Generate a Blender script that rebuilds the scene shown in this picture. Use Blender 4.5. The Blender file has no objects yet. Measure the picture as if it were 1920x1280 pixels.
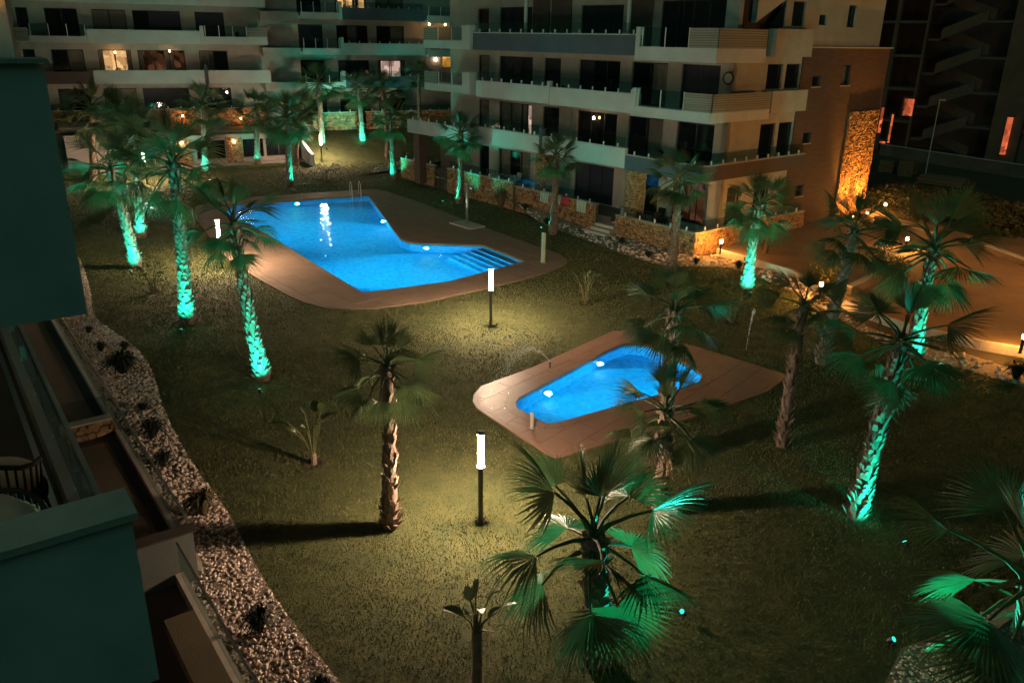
import bpy, bmesh, math, random
import numpy as np
from mathutils import Vector, Matrix
from mathutils.geometry import delaunay_2d_cdt, tessellate_polygon
random.seed(7); rng = np.random.default_rng(7)
SC = bpy.context.scene
COL = SC.collection
R = math.radians

# ------------------------------------------------------------------ camera
F, PITCH, ROLL, H = 1510.0, R(20.7), R(1.0), 10.3          # focal length in photo pixels (1920 wide), eye height
CAM = np.array([0.0, 0.0, H])
fw = np.array([0, math.cos(PITCH), -math.sin(PITCH)])
rt0 = np.array([1.0, 0, 0]); up0 = np.cross(rt0, fw)
rt = rt0 * math.cos(ROLL) + up0 * math.sin(ROLL)
up = -rt0 * math.sin(ROLL) + up0 * math.cos(ROLL)
cd = bpy.data.cameras.new('camera'); cam = bpy.data.objects.new('camera', cd); COL.objects.link(cam)
cd.sensor_width = 36; cd.lens = F / 1920 * 36; cd.clip_end = 2000; cd.clip_start = .05
cam.matrix_world = Matrix(((rt[0], up[0], -fw[0], 0), (rt[1], up[1], -fw[1], 0), (rt[2], up[2], -fw[2], H), (0, 0, 0, 1)))
SC.camera = cam

# ------------------------------------------------------------------ world, faint moonlike sun, exposure
SUN_EL, SUN_AZ = R(38), R(215)
w = bpy.data.worlds.new('World'); SC.world = w; w.use_nodes = True
nt = w.node_tree; nt.nodes.clear()
sky = nt.nodes.new('ShaderNodeTexSky'); sky.sky_type = 'NISHITA'; sky.sun_disc = False
sky.sun_elevation = SUN_EL; sky.sun_rotation = SUN_AZ
tint = nt.nodes.new('ShaderNodeMix'); tint.data_type = 'RGBA'; tint.blend_type = 'MULTIPLY'
tint.inputs[0].default_value = 1; tint.inputs[7].default_value = (.40, 1.0, .62, 1)
bg = nt.nodes.new('ShaderNodeBackground'); bg.inputs[1].default_value = .0036
wo = nt.nodes.new('ShaderNodeOutputWorld')
nt.links.new(sky.outputs[0], tint.inputs[6]); nt.links.new(tint.outputs[2], bg.inputs[0]); nt.links.new(bg.outputs[0], wo.inputs[0])
sd = bpy.data.lights.new('sun', 'SUN'); sd.energy = .24; sd.angle = R(40); sd.color = (.30, 1.0, .80)
so = bpy.data.objects.new('sun', sd); COL.objects.link(so)
so.rotation_euler = Vector((math.sin(SUN_AZ) * math.cos(SUN_EL) * -1, math.cos(SUN_AZ) * math.cos(SUN_EL) * -1, -math.sin(SUN_EL))).to_track_quat('-Z', 'Y').to_euler()
SC.view_settings.view_transform = 'Standard'; SC.view_settings.look = 'None'
SC.view_settings.exposure = 0.0; SC.view_settings.gamma = 1.0; SC.view_settings.use_curve_mapping = False
SC.render.engine = 'CYCLES'
cy = SC.cycles
cy.use_denoising = True; cy.use_light_tree = True; cy.max_bounces = 5; cy.diffuse_bounces = 2; cy.glossy_bounces = 3
cy.transmission_bounces = 4; cy.transparent_max_bounces = 24; cy.caustics_reflective = False; cy.caustics_refractive = False
cy.sample_clamp_indirect = 4; cy.sample_clamp_direct = 0

# ------------------------------------------------------------------ helpers
def ray(x, y): return fw * F + rt * (x - 960) - up * (y - 640)
def G(x, y, z=0.0):                       # the place on the ground (height z) that the photograph shows at this pixel
    d = ray(x, y); p = CAM + d * ((z - H) / d[2]); return p
def G2(x, y, z=0.0): p = G(x, y, z); return (float(p[0]), float(p[1]))
def atY(x, y, yy): d = ray(x, y); return CAM + d * (yy / d[1])
def tag(o, label=None, cat=None, group=None, kind=None):
    if label: o['label'] = label
    if cat: o['category'] = cat
    if group: o['group'] = group
    if kind: o['kind'] = kind
    return o
def empty(name, loc=(0, 0, 0), rz=0.0, label=None, cat=None, group=None, kind=None):
    o = bpy.data.objects.new(name, None); COL.objects.link(o); o.empty_display_size = .2
    o.location = loc; o.rotation_euler = (0, 0, rz); return tag(o, label, cat, group, kind)
def link(name, me, m=None, parent=None, loc=None, rot=None, scale=None):
    o = bpy.data.objects.new(name, me); COL.objects.link(o)
    if m is not None and not me.materials: me.materials.append(m)
    if parent: o.parent = parent
    if loc is not None: o.location = loc
    if rot is not None: o.rotation_euler = rot
    if scale is not None: o.scale = scale if hasattr(scale, '__len__') else (scale,) * 3
    return o
def smooth(t): t = min(1, max(0, t)); return t * t * (3 - 2 * t)

class MB:
    def __init__(s): s.v = []; s.f = []; s.t = []; s.tone = None
    def add(s, vs, fs, tone=.5):
        n = len(s.v); s.v += [tuple(map(float, q)) for q in vs]; s.f += [tuple(i + n for i in q) for q in fs]; s.t += [tone] * len(fs)
    def box(s, x0, x1, y0, y1, z0, z1, tone=.5):
        s.add([(x0, y0, z0), (x1, y0, z0), (x1, y1, z0), (x0, y1, z0), (x0, y0, z1), (x1, y0, z1), (x1, y1, z1), (x0, y1, z1)],
              [(0, 3, 2, 1), (4, 5, 6, 7), (0, 1, 5, 4), (1, 2, 6, 5), (2, 3, 7, 6), (3, 0, 4, 7)], tone)
    def pbox(s, P, s0, s1, z0, z1, d0, d1, tone=.5):
        s.add([P(s0, z0, d0), P(s1, z0, d0), P(s1, z0, d1), P(s0, z0, d1), P(s0, z1, d0), P(s1, z1, d0), P(s1, z1, d1), P(s0, z1, d1)],
              [(0, 3, 2, 1), (4, 5, 6, 7), (0, 1, 5, 4), (1, 2, 6, 5), (2, 3, 7, 6), (3, 0, 4, 7)], tone)
    def tube(s, pts, rad, n=8, cap=True, tone=.5):
        pts = [Vector(p) for p in pts]; rad = rad if hasattr(rad, '__len__') else [rad] * len(pts)
        vs = []; fs = []
        for i, p in enumerate(pts):
            d = (pts[min(i + 1, len(pts) - 1)] - pts[max(i - 1, 0)]).normalized()
            a = d.cross(Vector((0, 0, 1)) if abs(d.z) < .9 else Vector((1, 0, 0))).normalized(); b = d.cross(a)
            for k in range(n):
                t = 2 * math.pi * k / n; vs.append(p + (a * math.cos(t) + b * math.sin(t)) * rad[i])
        for i in range(len(pts) - 1):
            for k in range(n): fs.append((i * n + k, i * n + (k + 1) % n, (i + 1) * n + (k + 1) % n, (i + 1) * n + k))
        if cap: fs += [tuple(range(n - 1, -1, -1)), tuple((len(pts) - 1) * n + k for k in range(n))]
        s.add(vs, fs, tone)
    def lathe(s, prof, n=16, c=(0, 0, 0), tone=.5):
        vs = [(c[0] + r * math.cos(2 * math.pi * k / n), c[1] + r * math.sin(2 * math.pi * k / n), c[2] + z) for r, z in prof for k in range(n)]
        fs = [(i * n + k, i * n + (k + 1) % n, (i + 1) * n + (k + 1) % n, (i + 1) * n + k) for i in range(len(prof) - 1) for k in range(n)]
        fs += [tuple(range(n - 1, -1, -1)), tuple((len(prof) - 1) * n + k for k in range(n))]
        s.add(vs, fs, tone)
    def blob(s, c, rx, ry, rz, tone=.5, jit=.15):
        a = [(1, 0, 0), (0, 1, 0), (-1, 0, 0), (0, -1, 0), (0, 0, 1), (0, 0, -1)]
        th = random.random() * 6.28; ct, st = math.cos(th), math.sin(th); vs = []
        for x, y, z in a:
            x, y = x * rx * (1 + random.uniform(-jit, jit)), y * ry * (1 + random.uniform(-jit, jit)); z *= rz * (1 + random.uniform(-jit, jit))
            vs.append((c[0] + x * ct - y * st, c[1] + x * st + y * ct, c[2] + z))
        s.add(vs, [(0, 1, 4), (1, 2, 4), (2, 3, 4), (3, 0, 4), (1, 0, 5), (2, 1, 5), (3, 2, 5), (0, 3, 5)], tone)
    def prism(s, poly, z0, z1, tone=.5):
        n = len(poly); vs = [(x, y, z0) for x, y in poly] + [(x, y, z1) for x, y in poly]
        tr = tessellate_polygon([[Vector((x, y, 0)) for x, y in poly]])
        fs = [(i, (i + 1) % n, n + (i + 1) % n, n + i) for i in range(n)]
        fs += [tuple(t) for t in tr] + [tuple(n + i for i in t) for t in tr]
        s.add(vs, fs, tone)
    def mesh(s, name, m, fix=True, shade=False):
        me = bpy.data.meshes.new(name); me.from_pydata(s.v, [], s.f)
        at = me.attributes.new('tone', 'FLOAT', 'FACE'); at.data.foreach_set('value', s.t)
        if fix:
            b = bmesh.new(); b.from_mesh(me); bmesh.ops.recalc_face_normals(b, faces=b.faces); b.to_mesh(me); b.free()
        if shade: me.polygons.foreach_set('use_smooth', [True] * len(me.polygons))
        if m: me.materials.append(m)
        return me
    def build(s, name, m, parent=None, fix=True, shade=False, **kw): return link(name, s.mesh(name, m, fix, shade), None, parent, **kw)

# ------------------------------------------------------------------ materials
MATS = {}
def mat(name, c1, c2=None, rough=.75, scale=3.0, bump=0.0, bscale=40.0, metal=0.0, tone=0.0, emit=None, es=0.0, spec=.4, detail=6, sheen=0, translucent=0, coord='pos', sep=None):
    if name in MATS: return MATS[name]
    m = bpy.data.materials.new(name); m.use_nodes = True; nt = m.node_tree; n = nt.nodes; L = nt.links
    p = n['Principled BSDF']; p.inputs['Roughness'].default_value = rough; p.inputs['Metallic'].default_value = metal
    p.inputs['Specular IOR Level'].default_value = spec
    c2 = c2 or tuple(x * .8 for x in c1)
    if coord == 'pos': co = n.new('ShaderNodeNewGeometry').outputs['Position']
    else: co = n.new('ShaderNodeTexCoord').outputs['Object']
    no = n.new('ShaderNodeTexNoise'); no.inputs['Scale'].default_value = scale; no.inputs['Detail'].default_value = detail; no.inputs['Roughness'].default_value = .65
    L.new(co, no.inputs['Vector'])
    rmp = n.new('ShaderNodeMapRange'); rmp.inputs[1].default_value = .32; rmp.inputs[2].default_value = .68; L.new(no.outputs[0], rmp.inputs[0])
    fac = rmp.outputs[0]
    if tone:
        a = n.new('ShaderNodeAttribute'); a.attribute_name = 'tone'
        mx = n.new('ShaderNodeMix'); mx.data_type = 'FLOAT'; mx.inputs[0].default_value = tone; L.new(fac, mx.inputs[2]); L.new(a.outputs['Fac'], mx.inputs[3]); fac = mx.outputs[0]
    mix = n.new('ShaderNodeMix'); mix.data_type = 'RGBA'; mix.inputs[6].default_value = (*c1, 1); mix.inputs[7].default_value = (*c2, 1)
    L.new(fac, mix.inputs[0]); L.new(mix.outputs[2], p.inputs['Base Color'])
    if bump:
        nb = n.new('ShaderNodeTexNoise'); nb.inputs['Scale'].default_value = bscale; nb.inputs['Detail'].default_value = 4; L.new(co, nb.inputs['Vector'])
        bp = n.new('ShaderNodeBump'); bp.inputs['Strength'].default_value = bump; bp.inputs['Distance'].default_value = .02
        L.new(nb.outputs[0], bp.inputs['Height']); L.new(bp.outputs[0], p.inputs['Normal'])
    if emit: p.inputs['Emission Color'].default_value = (*emit, 1); p.inputs['Emission Strength'].default_value = es
    if translucent:
        tr = n.new('ShaderNodeBsdfTranslucent'); L.new(mix.outputs[2], tr.inputs[0]); ms = n.new('ShaderNodeMixShader'); ms.inputs[0].default_value = translucent
        L.new(p.outputs[0], ms.inputs[1]); L.new(tr.outputs[0], ms.inputs[2]); L.new(ms.outputs[0], n['Material Output'].inputs[0])
    MATS[name] = m; return m
def emat(name, col, s):
    if name in MATS: return MATS[name]
    m = bpy.data.materials.new(name); m.use_nodes = True; nt = m.node_tree; nt.nodes.clear()
    e = nt.nodes.new('ShaderNodeEmission'); e.inputs[0].default_value = (*col, 1); e.inputs[1].default_value = s
    o = nt.nodes.new('ShaderNodeOutputMaterial'); nt.links.new(e.outputs[0], o.inputs[0]); MATS[name] = m; return m
def roommat(name, col, s_):
    m = emat(name, col, s_); nt = m.node_tree; n = nt.nodes; L = nt.links; e = [q for q in n if q.type == 'EMISSION'][0]
    g = n.new('ShaderNodeNewGeometry'); v = n.new('ShaderNodeTexVoronoi'); v.distance = 'CHEBYCHEV'; v.inputs['Scale'].default_value = 1.7; L.new(g.outputs['Position'], v.inputs[0])
    r = n.new('ShaderNodeMapRange'); r.inputs[3].default_value = s_ * .12; r.inputs[4].default_value = s_ * 1.6; sp = n.new('ShaderNodeSeparateColor'); L.new(v.outputs['Color'], sp.inputs[0]); L.new(sp.outputs[0], r.inputs[0]); L.new(r.outputs[0], e.inputs[1]); return m
def glassmat(name, tintc, gloss=.12, rough=.03, thin=.9):
    if name in MATS: return MATS[name]
    m = bpy.data.materials.new(name); m.use_nodes = True; nt = m.node_tree; nt.nodes.clear(); n = nt.nodes; L = nt.links
    t = n.new('ShaderNodeBsdfTransparent'); t.inputs[0].default_value = (*tintc, 1)
    g = n.new('ShaderNodeBsdfGlossy'); g.inputs['Roughness'].default_value = rough; g.inputs[0].default_value = (.9, .95, .95, 1)
    lw = n.new('ShaderNodeLayerWeight'); lw.inputs[0].default_value = .25
    ad = n.new('ShaderNodeMath'); ad.operation = 'MULTIPLY_ADD'; ad.inputs[1].default_value = .22; ad.inputs[2].default_value = gloss * .2; L.new(lw.outputs['Fresnel'], ad.inputs[0])
    mx = n.new('ShaderNodeMixShader'); L.new(ad.outputs[0], mx.inputs[0]); L.new(t.outputs[0], mx.inputs[1]); L.new(g.outputs[0], mx.inputs[2])
    o = n.new('ShaderNodeOutputMaterial'); L.new(mx.outputs[0], o.inputs[0]); MATS[name] = m; return m
def striped(name, ca, cb, scale, axis=0):
    m = bpy.data.materials.new(name); m.use_nodes = True; nt = m.node_tree; n = nt.nodes; L = nt.links; p = n['Principled BSDF']; p.inputs['Roughness'].default_value = .95
    tc = n.new('ShaderNodeTexCoord'); sp = n.new('ShaderNodeSeparateXYZ'); L.new(tc.outputs['Object'], sp.inputs[0])
    mu = n.new('ShaderNodeMath'); mu.operation = 'MULTIPLY'; mu.inputs[1].default_value = scale; L.new(sp.outputs[axis], mu.inputs[0])
    fr = n.new('ShaderNodeMath'); fr.operation = 'FRACT'; L.new(mu.outputs[0], fr.inputs[0])
    gt = n.new('ShaderNodeMath'); gt.operation = 'GREATER_THAN'; gt.inputs[1].default_value = .5; L.new(fr.outputs[0], gt.inputs[0])
    mx = n.new('ShaderNodeMix'); mx.data_type = 'RGBA'; mx.inputs[6].default_value = (*ca, 1); mx.inputs[7].default_value = (*cb, 1); L.new(gt.outputs[0], mx.inputs[0]); L.new(mx.outputs[2], p.inputs[0])
    return m
def brickmat(name, c1, c2, mortar, sx, sz, bump=.4):
    m = bpy.data.materials.new(name); m.use_nodes = True; nt = m.node_tree; n = nt.nodes; L = nt.links; p = n['Principled BSDF']; p.inputs['Roughness'].default_value = .85
    tc = n.new('ShaderNodeTexCoord'); sp = n.new('ShaderNodeSeparateXYZ'); L.new(tc.outputs['Object'], sp.inputs[0])
    ad = n.new('ShaderNodeMath'); ad.operation = 'ADD'; L.new(sp.outputs[0], ad.inputs[0]); L.new(sp.outputs[1], ad.inputs[1])
    cb = n.new('ShaderNodeCombineXYZ'); L.new(ad.outputs[0], cb.inputs[0]); L.new(sp.outputs[2], cb.inputs[1])
    b = n.new('ShaderNodeTexBrick'); b.inputs['Scale'].default_value = 1; b.inputs['Brick Width'].default_value = sx; b.inputs['Row Height'].default_value = sz
    b.inputs['Mortar Size'].default_value = .008; b.inputs[1].default_value = (*c1, 1); b.inputs[2].default_value = (*c2, 1); b.inputs[3].default_value = (*mortar, 1)
    L.new(cb.outputs[0], b.inputs[0]); L.new(b.outputs[0], p.inputs[0])
    bp = n.new('ShaderNodeBump'); bp.inputs['Strength'].default_value = bump; bp.inputs['Distance'].default_value = .01; bp.invert = True; L.new(b.outputs[1], bp.inputs['Height']); L.new(bp.outputs[0], p.inputs['Normal'])
    return m

M_RENDER = mat('cream_render', (.40, .375, .335), (.32, .30, .265), .9, 1.1, .25, 60)
M_WHITE = mat('white_render', (.52, .52, .50), (.43, .43, .415), .88, .8, .2, 50)
M_BLUEGREY = mat('blue_grey_render', (.085, .105, .125), (.065, .08, .10), .85, .7, .2, 50)
M_DARKRENDER = mat('dark_brown_render', (.10, .075, .065), (.075, .055, .05), .9, .8, .2, 50)
M_SLAT = mat('pale_wood_slat', (.32, .29, .24), (.22, .20, .165), .7, 5, .15, 30, tone=.6)
M_BRICK = brickmat('brown_brick', (.115, .066, .052), (.085, .050, .040), (.07, .045, .036), .5, .12)
M_STONE = mat('rubble_stone', (.52, .29, .13), (.16, .078, .038), .9, 9, .7, 25, tone=.6)
M_MORTAR = mat('mortar', (.12, .085, .06), (.075, .052, .038), .95, 8, .5, 60)
M_COPING = mat('pale_coping', (.50, .45, .39), (.40, .35, .30), .8, 4, .2, 40)
M_FRAME = mat('dark_metal_frame', (.018, .018, .020), (.026, .026, .028), .45, 5)
M_PANE = mat('dark_pane', (.006, .008, .012), (.010, .013, .018), .06, .6, spec=.7)
M_SHUT = mat('roller_shutter', (.012, .020, .036), (.018, .027, .045), .55, 2)
M_GLASS = glassmat('balustrade_glass', (.78, .86, .85))
M_CLEAR = glassmat('clear_glass', (.9, .93, .93), .06)
M_STEEL = mat('brushed_steel', (.62, .63, .64), (.5, .51, .52), .3, 20, metal=.9)
M_SPIGOT = mat('pale_steel_spigot', (.80, .80, .78), (.7, .7, .69), .35, 20, metal=.2)
M_CURTAIN = mat('curtain', (.34, .28, .24), (.26, .21, .18), .9, 3)
M_ROOM = mat('room', (.05, .045, .04), (.04, .035, .03), .9, 1)
M_LITW = roommat('lit_room_warm', (1.0, .52, .20), .8)
M_LITP = roommat('lit_room_pink', (1.0, .62, .50), .75)
M_LITD = roommat('lit_room_dim', (.8, .30, .14), .10)
M_LITO = roommat('lit_amber', (1.0, .40, .06), .9)
M_CONC = mat('concrete', (.15, .12, .095), (.09, .072, .058), .95, .7, .5, 20)
M_TERR = mat('terrace_tile', (.10, .078, .066), (.075, .058, .05), .7, 2, .1, 30)
M_DECK = mat('deck_stone', (.29, .195, .137), (.205, .137, .097), .72, 1.3, .35, 30, tone=.25)
M_PAVE = mat('ramp_paving', (.26, .17, .11), (.19, .125, .08), .85, .8, .4, 30)
M_GRAVEL = mat('white_pebble', (.86, .71, .61), (.46, .355, .30), .85, 12, .3, 60, tone=.7)
M_SOIL = mat('soil', (.060, .042, .030), (.035, .025, .018), .95, 5, .8, 30)
M_TRUNK = mat('palm_bark', (.34, .25, .19), (.10, .068, .05), .95, 9, .9, 40, tone=.5)
M_LEAF = mat('palm_leaf', (.095, .140, .055), (.048, .080, .032), .45, 3, .2, 50, tone=.3, spec=.5, translucent=.38, coord='obj')
M_DEAD = mat('dead_palm_leaf', (.20, .15, .095), (.12, .088, .055), .9, 6, .2, 40)
M_PETIOLE = mat('leaf_stalk', (.13, .13, .06), (.09, .09, .04), .5, 6)
M_PADDLE = mat('paddle_leaf', (.085, .115, .040), (.050, .075, .026), .4, 4, .2, 30, spec=.5, translucent=.2, coord='obj')
M_SHRUB = mat('dark_shrub', (.020, .030, .016), (.012, .018, .010), .7, 6, tone=.4)
M_DRYG = mat('dry_grass', (.16, .13, .07), (.08, .065, .035), .9, 6, tone=.5)
M_LAMPBODY = mat('lamp_post_grey', (.085, .08, .075), (.06, .056, .052), .5, 8)
M_TUBE = emat('lamp_tube', (1.0, .71, .48), 1080)
M_RING = emat('lamp_added_ring_glow', (1.0, .71, .45), 8600)  # extra downward glow added under the lamp caps
M_BOLL = emat('bollard_lens', (1.0, .42, .08), 1500)
M_BLACK = mat('black_plastic', (.012, .012, .012), (.018, .018, .018), .5, 10)
M_LENS = emat('green_lens', (.03, 1.0, .66), 1.3)
M_WICK = mat('wicker', (.035, .030, .026), (.02, .018, .016), .7, 30, .4, 80)
M_CUSH = mat('pale_cushion', (.58, .55, .46), (.48, .46, .39), .95, 4, .3, 20)
M_WEATH = mat('weathered_render', (.70, .70, .66), (.50, .51, .48), .92, .9, .06, 45, detail=9)
M_GREYG = mat('grey_green_render', (.20, .21, .19), (.16, .17, .155), .9, 2, .2, 50)

# ------------------------------------------------------------------ ground plan
U = np.array([-.64158, .76706]); V = np.array([.76706, .64158])          # along the right-hand block, and into it
C0 = np.array([9.17, 40.03])
def UV(u, v): p = C0 + U * u + V * v; return (float(p[0]), float(p[1]))
UL = U + .06 * V; UL /= np.linalg.norm(UL); VL = np.array([UL[1], -UL[0]])   # the near block on the left: along, and out to the garden
def LB(a, b): p = UL * a + VL * b; return (float(p[0]), float(p[1]))
EF = np.array([.9099, .4149]); NF = np.array([-.4149, .9099])              # the far blocks: along, and away
PM = np.array([-14.2, 78.75]); PF = np.array([-29.5, 71.0])
def hz(x, y):
    q = np.array([x, y]) - PM; n = q @ NF; e = q @ EF
    return 2.0 * smooth((n + 8.7) / 8.4) * smooth((e + 7.2) / .8)
def pts(l, z=0): return [G2(x, y, z) for x, y in l]
def inpoly(px, py, poly):
    px = np.asarray(px); py = np.asarray(py); r = np.zeros(px.shape, bool); n = len(poly); j = n - 1
    for i in range(n):
        xi, yi = poly[i]; xj, yj = poly[j]
        c = ((yi > py) != (yj > py)) & (px < (xj - xi) * (py - yi) / (yj - yi + 1e-12) + xi); r ^= c; j = i
    return r
def dense(poly, step=.5, closed=True):
    o = []; n = len(poly)
    for i in range(n if closed else n - 1):
        a, b = poly[i], poly[(i + 1) % n]; k = max(1, int(math.dist(a, b) / step))
        for t in range(k): o.append((a[0] + (b[0] - a[0]) * t / k, a[1] + (b[1] - a[1]) * t / k))
    if not closed: o.append(poly[-1])
    return o
def chaikin(poly, it=1, closed=True):
    for _ in range(it):
        o = []; n = len(poly)
        for i in range(n if closed else n - 1):
            a, b = poly[i], poly[(i + 1) % n]
            o += [(a[0] * .75 + b[0] * .25, a[1] * .75 + b[1] * .25), (a[0] * .25 + b[0] * .75, a[1] * .25 + b[1] * .75)]
        poly = o if closed else [poly[0]] + o + [poly[-1]]
    return poly
def offset(poly, d):                       # positive d grows a polygon
    n = len(poly); ar = sum(poly[i][0] * poly[(i + 1) % n][1] - poly[(i + 1) % n][0] * poly[i][1] for i in range(n)); s = 1 if ar > 0 else -1; o = []
    for i in range(n):
        a, b, c = np.array(poly[i - 1]), np.array(poly[i]), np.array(poly[(i + 1) % n])
        n1 = np.array([(b - a)[1], -(b - a)[0]]); n1 = n1 / (np.linalg.norm(n1) + 1e-9); n2 = np.array([(c - b)[1], -(c - b)[0]]); n2 = n2 / (np.linalg.norm(n2) + 1e-9)
        m = n1 + n2; m = m / max(.5, (m @ m) / 2) ; q = b + s * d * m * 1.0 if (m @ m) > 0 else b
        o.append((float(q[0]), float(q[1])))
    return o
def ccw(p):
    n = len(p); return p if sum(p[i][0] * p[(i + 1) % n][1] - p[(i + 1) % n][0] * p[i][1] for i in range(n)) > 0 else p[::-1]
BIGPOOL = pts([(440, 385), (565, 375.5), (690, 366), (718, 403), (742, 437), (752, 449), (768, 455), (790, 457), (905, 460), (945, 475), (985, 492), (840, 530), (680, 551), (560, 478), (500, 440), (418, 400)])
SMALLPOOL = pts([(965, 757), (972, 747), (1060, 700), (1145, 655), (1165, 647), (1190, 644), (1212, 648), (1300, 690), (1318, 705), (1312, 717), (1280, 730), (1160, 763), (1045, 795), (1025, 797), (1008, 789), (970, 768)])
BIGDECK = pts([(365, 392), (368, 408), (385, 435), (430, 490), (490, 527), (540, 555), (570, 568), (610, 578), (660, 581), (700, 580), (800, 567), (900, 545), (1000, 520), (1045, 505), (1062, 496), (1064, 488), (1050, 478), (900, 425), (800, 385), (722, 359), (706, 356), (690, 356), (600, 362), (480, 370), (400, 382), (372, 387)])
SMALLDECK = pts([(886, 755), (888, 742), (902, 726), (1000, 690), (1150, 622), (1175, 622), (1300, 650), (1468, 702), (1472, 710), (1440, 735), (1340, 770), (1200, 815), (1055, 857), (1040, 859), (1028, 854), (960, 811), (895, 768)])
BIGPOOL, SMALLPOOL, BIGDECK, SMALLDECK = map(ccw, (BIGPOOL, SMALLPOOL, BIGDECK, SMALLDECK))
LG = [(-12, 4.3), (-2, 4.2), (5, 4.25), (10, 4.14), (12.2, 4.02), (14.25, 4.06), (16.6, 4.28), (19.5, 4.22), (23, 4.45), (25.5, 4.85), (28, 5.05), (30.5, 4.74), (33, 4.35), (36, 4.9), (41.5, 5.5), (46, 5.6), (52, 5.2)]
LEFTEDGE = chaikin([LB(a, b) for a, b in LG], 2, False)                   # lawn meets the white gravel on the left
RIGHTEDGE = chaikin(pts([(752, 322), (850, 350), (900, 372), (960, 395), (1040, 430), (1100, 450), (1180, 482), (1250, 502), (1310, 500), (1370, 502), (1420, 520), (1480, 545), (1560, 590), (1630, 632), (1700, 665), (1800, 690), (1900, 720), (1990, 752)]), 2, False)
NEAREDGE = pts([(2050, 830), (2080, 1000), (1950, 1120), (1830, 1150), (1775, 1185), (1690, 1215), (1655, 1290), (1640, 1400)])
PV0, PV1 = np.array([-33.5, 62.6]), np.array(G2(560, 300))               # front line of the pavilion
def FAR(e, n): p = PM + EF * e + NF * n; return (float(p[0]), float(p[1]))
LAWN = LEFTEDGE + [LB(70, 6), (-40, 62), tuple(PV0 - np.array([3, 1.6])), tuple(PV1 + .3 * NF), FAR(-7.2, -9.0), FAR(-6.6, -8.8), FAR(-7.0, -.2), FAR(10, -.2), FAR(14, -6), UV(31, -2.8)] + RIGHTEDGE + NEAREDGE + [LB(-12, 9)]

def sheet(name, outer, holes, step, zf, m, jitter=.3):
    """a triangulated ground sheet with holes that follows the height function"""
    vs = []; es = []
    for poly in [outer] + holes:
        s = len(vs); vs += [Vector(p) for p in poly]; es += [(s + i, s + (i + 1) % len(poly)) for i in range(len(poly))]
    ox = [p[0] for p in outer]; oy = [p[1] for p in outer]
    gx, gy = np.meshgrid(np.arange(min(ox), max(ox), step), np.arange(min(oy), max(oy), step))
    gx = gx.ravel() + rng.uniform(-jitter, jitter, gx.size) * step; gy = gy.ravel() + rng.uniform(-jitter, jitter, gy.size) * step
    k = inpoly(gx, gy, outer)
    for h in holes: k &= ~inpoly(gx, gy, h)
    vs += [Vector((a, b)) for a, b in zip(gx[k], gy[k])]
    ov, oe, of, *_ = delaunay_2d_cdt(vs, es, [], 0, 1e-4)
    cx = np.array([(ov[f[0]][0] + ov[f[1]][0] + ov[f[2]][0]) / 3 for f in of]); cyy = np.array([(ov[f[0]][1] + ov[f[1]][1] + ov[f[2]][1]) / 3 for f in of])
    keep = inpoly(cx, cyy, outer)
    for h in holes: keep &= ~inpoly(cx, cyy, h)
    b = MB(); b.add([(p[0], p[1], zf(p[0], p[1])) for p in ov], [tuple(f) for f, kk in zip(of, keep) if kk])
    o = b.build(name, m, shade=True); o['kind'] = 'structure'; return o

M_GROUND = mat('bare_ground', (.085, .065, .042), (.05, .042, .028), .95, .5, .6, 8)
def lawnmat():
    m = mat('lawn_turf', (.098, .100, .034), (.044, .058, .020), .95, 1.6, 0)
    nt = m.node_tree; n = nt.nodes; L = nt.links; p = n['Principled BSDF']
    g = n.new('ShaderNodeNewGeometry'); a = n.new('ShaderNodeTexNoise'); a.inputs['Scale'].default_value = 16; a.inputs['Detail'].default_value = 5; a.inputs['Roughness'].default_value = .75; L.new(g.outputs['Position'], a.inputs[0])
    b = n.new('ShaderNodeBump'); b.inputs['Strength'].default_value = 1; b.inputs['Distance'].default_value = .05; L.new(a.outputs[0], b.inputs['Height']); L.new(b.outputs[0], p.inputs['Normal'])
    return m
M_LAWN = lawnmat()
big = 700
sheet('ground', [(-big, -60), (big, -60), (big, big), (-big, big)], [offset(BIGPOOL, .1), offset(SMALLPOOL, .1)], 60, lambda x, y: -.06, M_GROUND)
sheet('lawn', LAWN, [offset(BIGDECK, -.12), offset(SMALLDECK, -.12)], 1.4, hz, M_LAWN)

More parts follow.
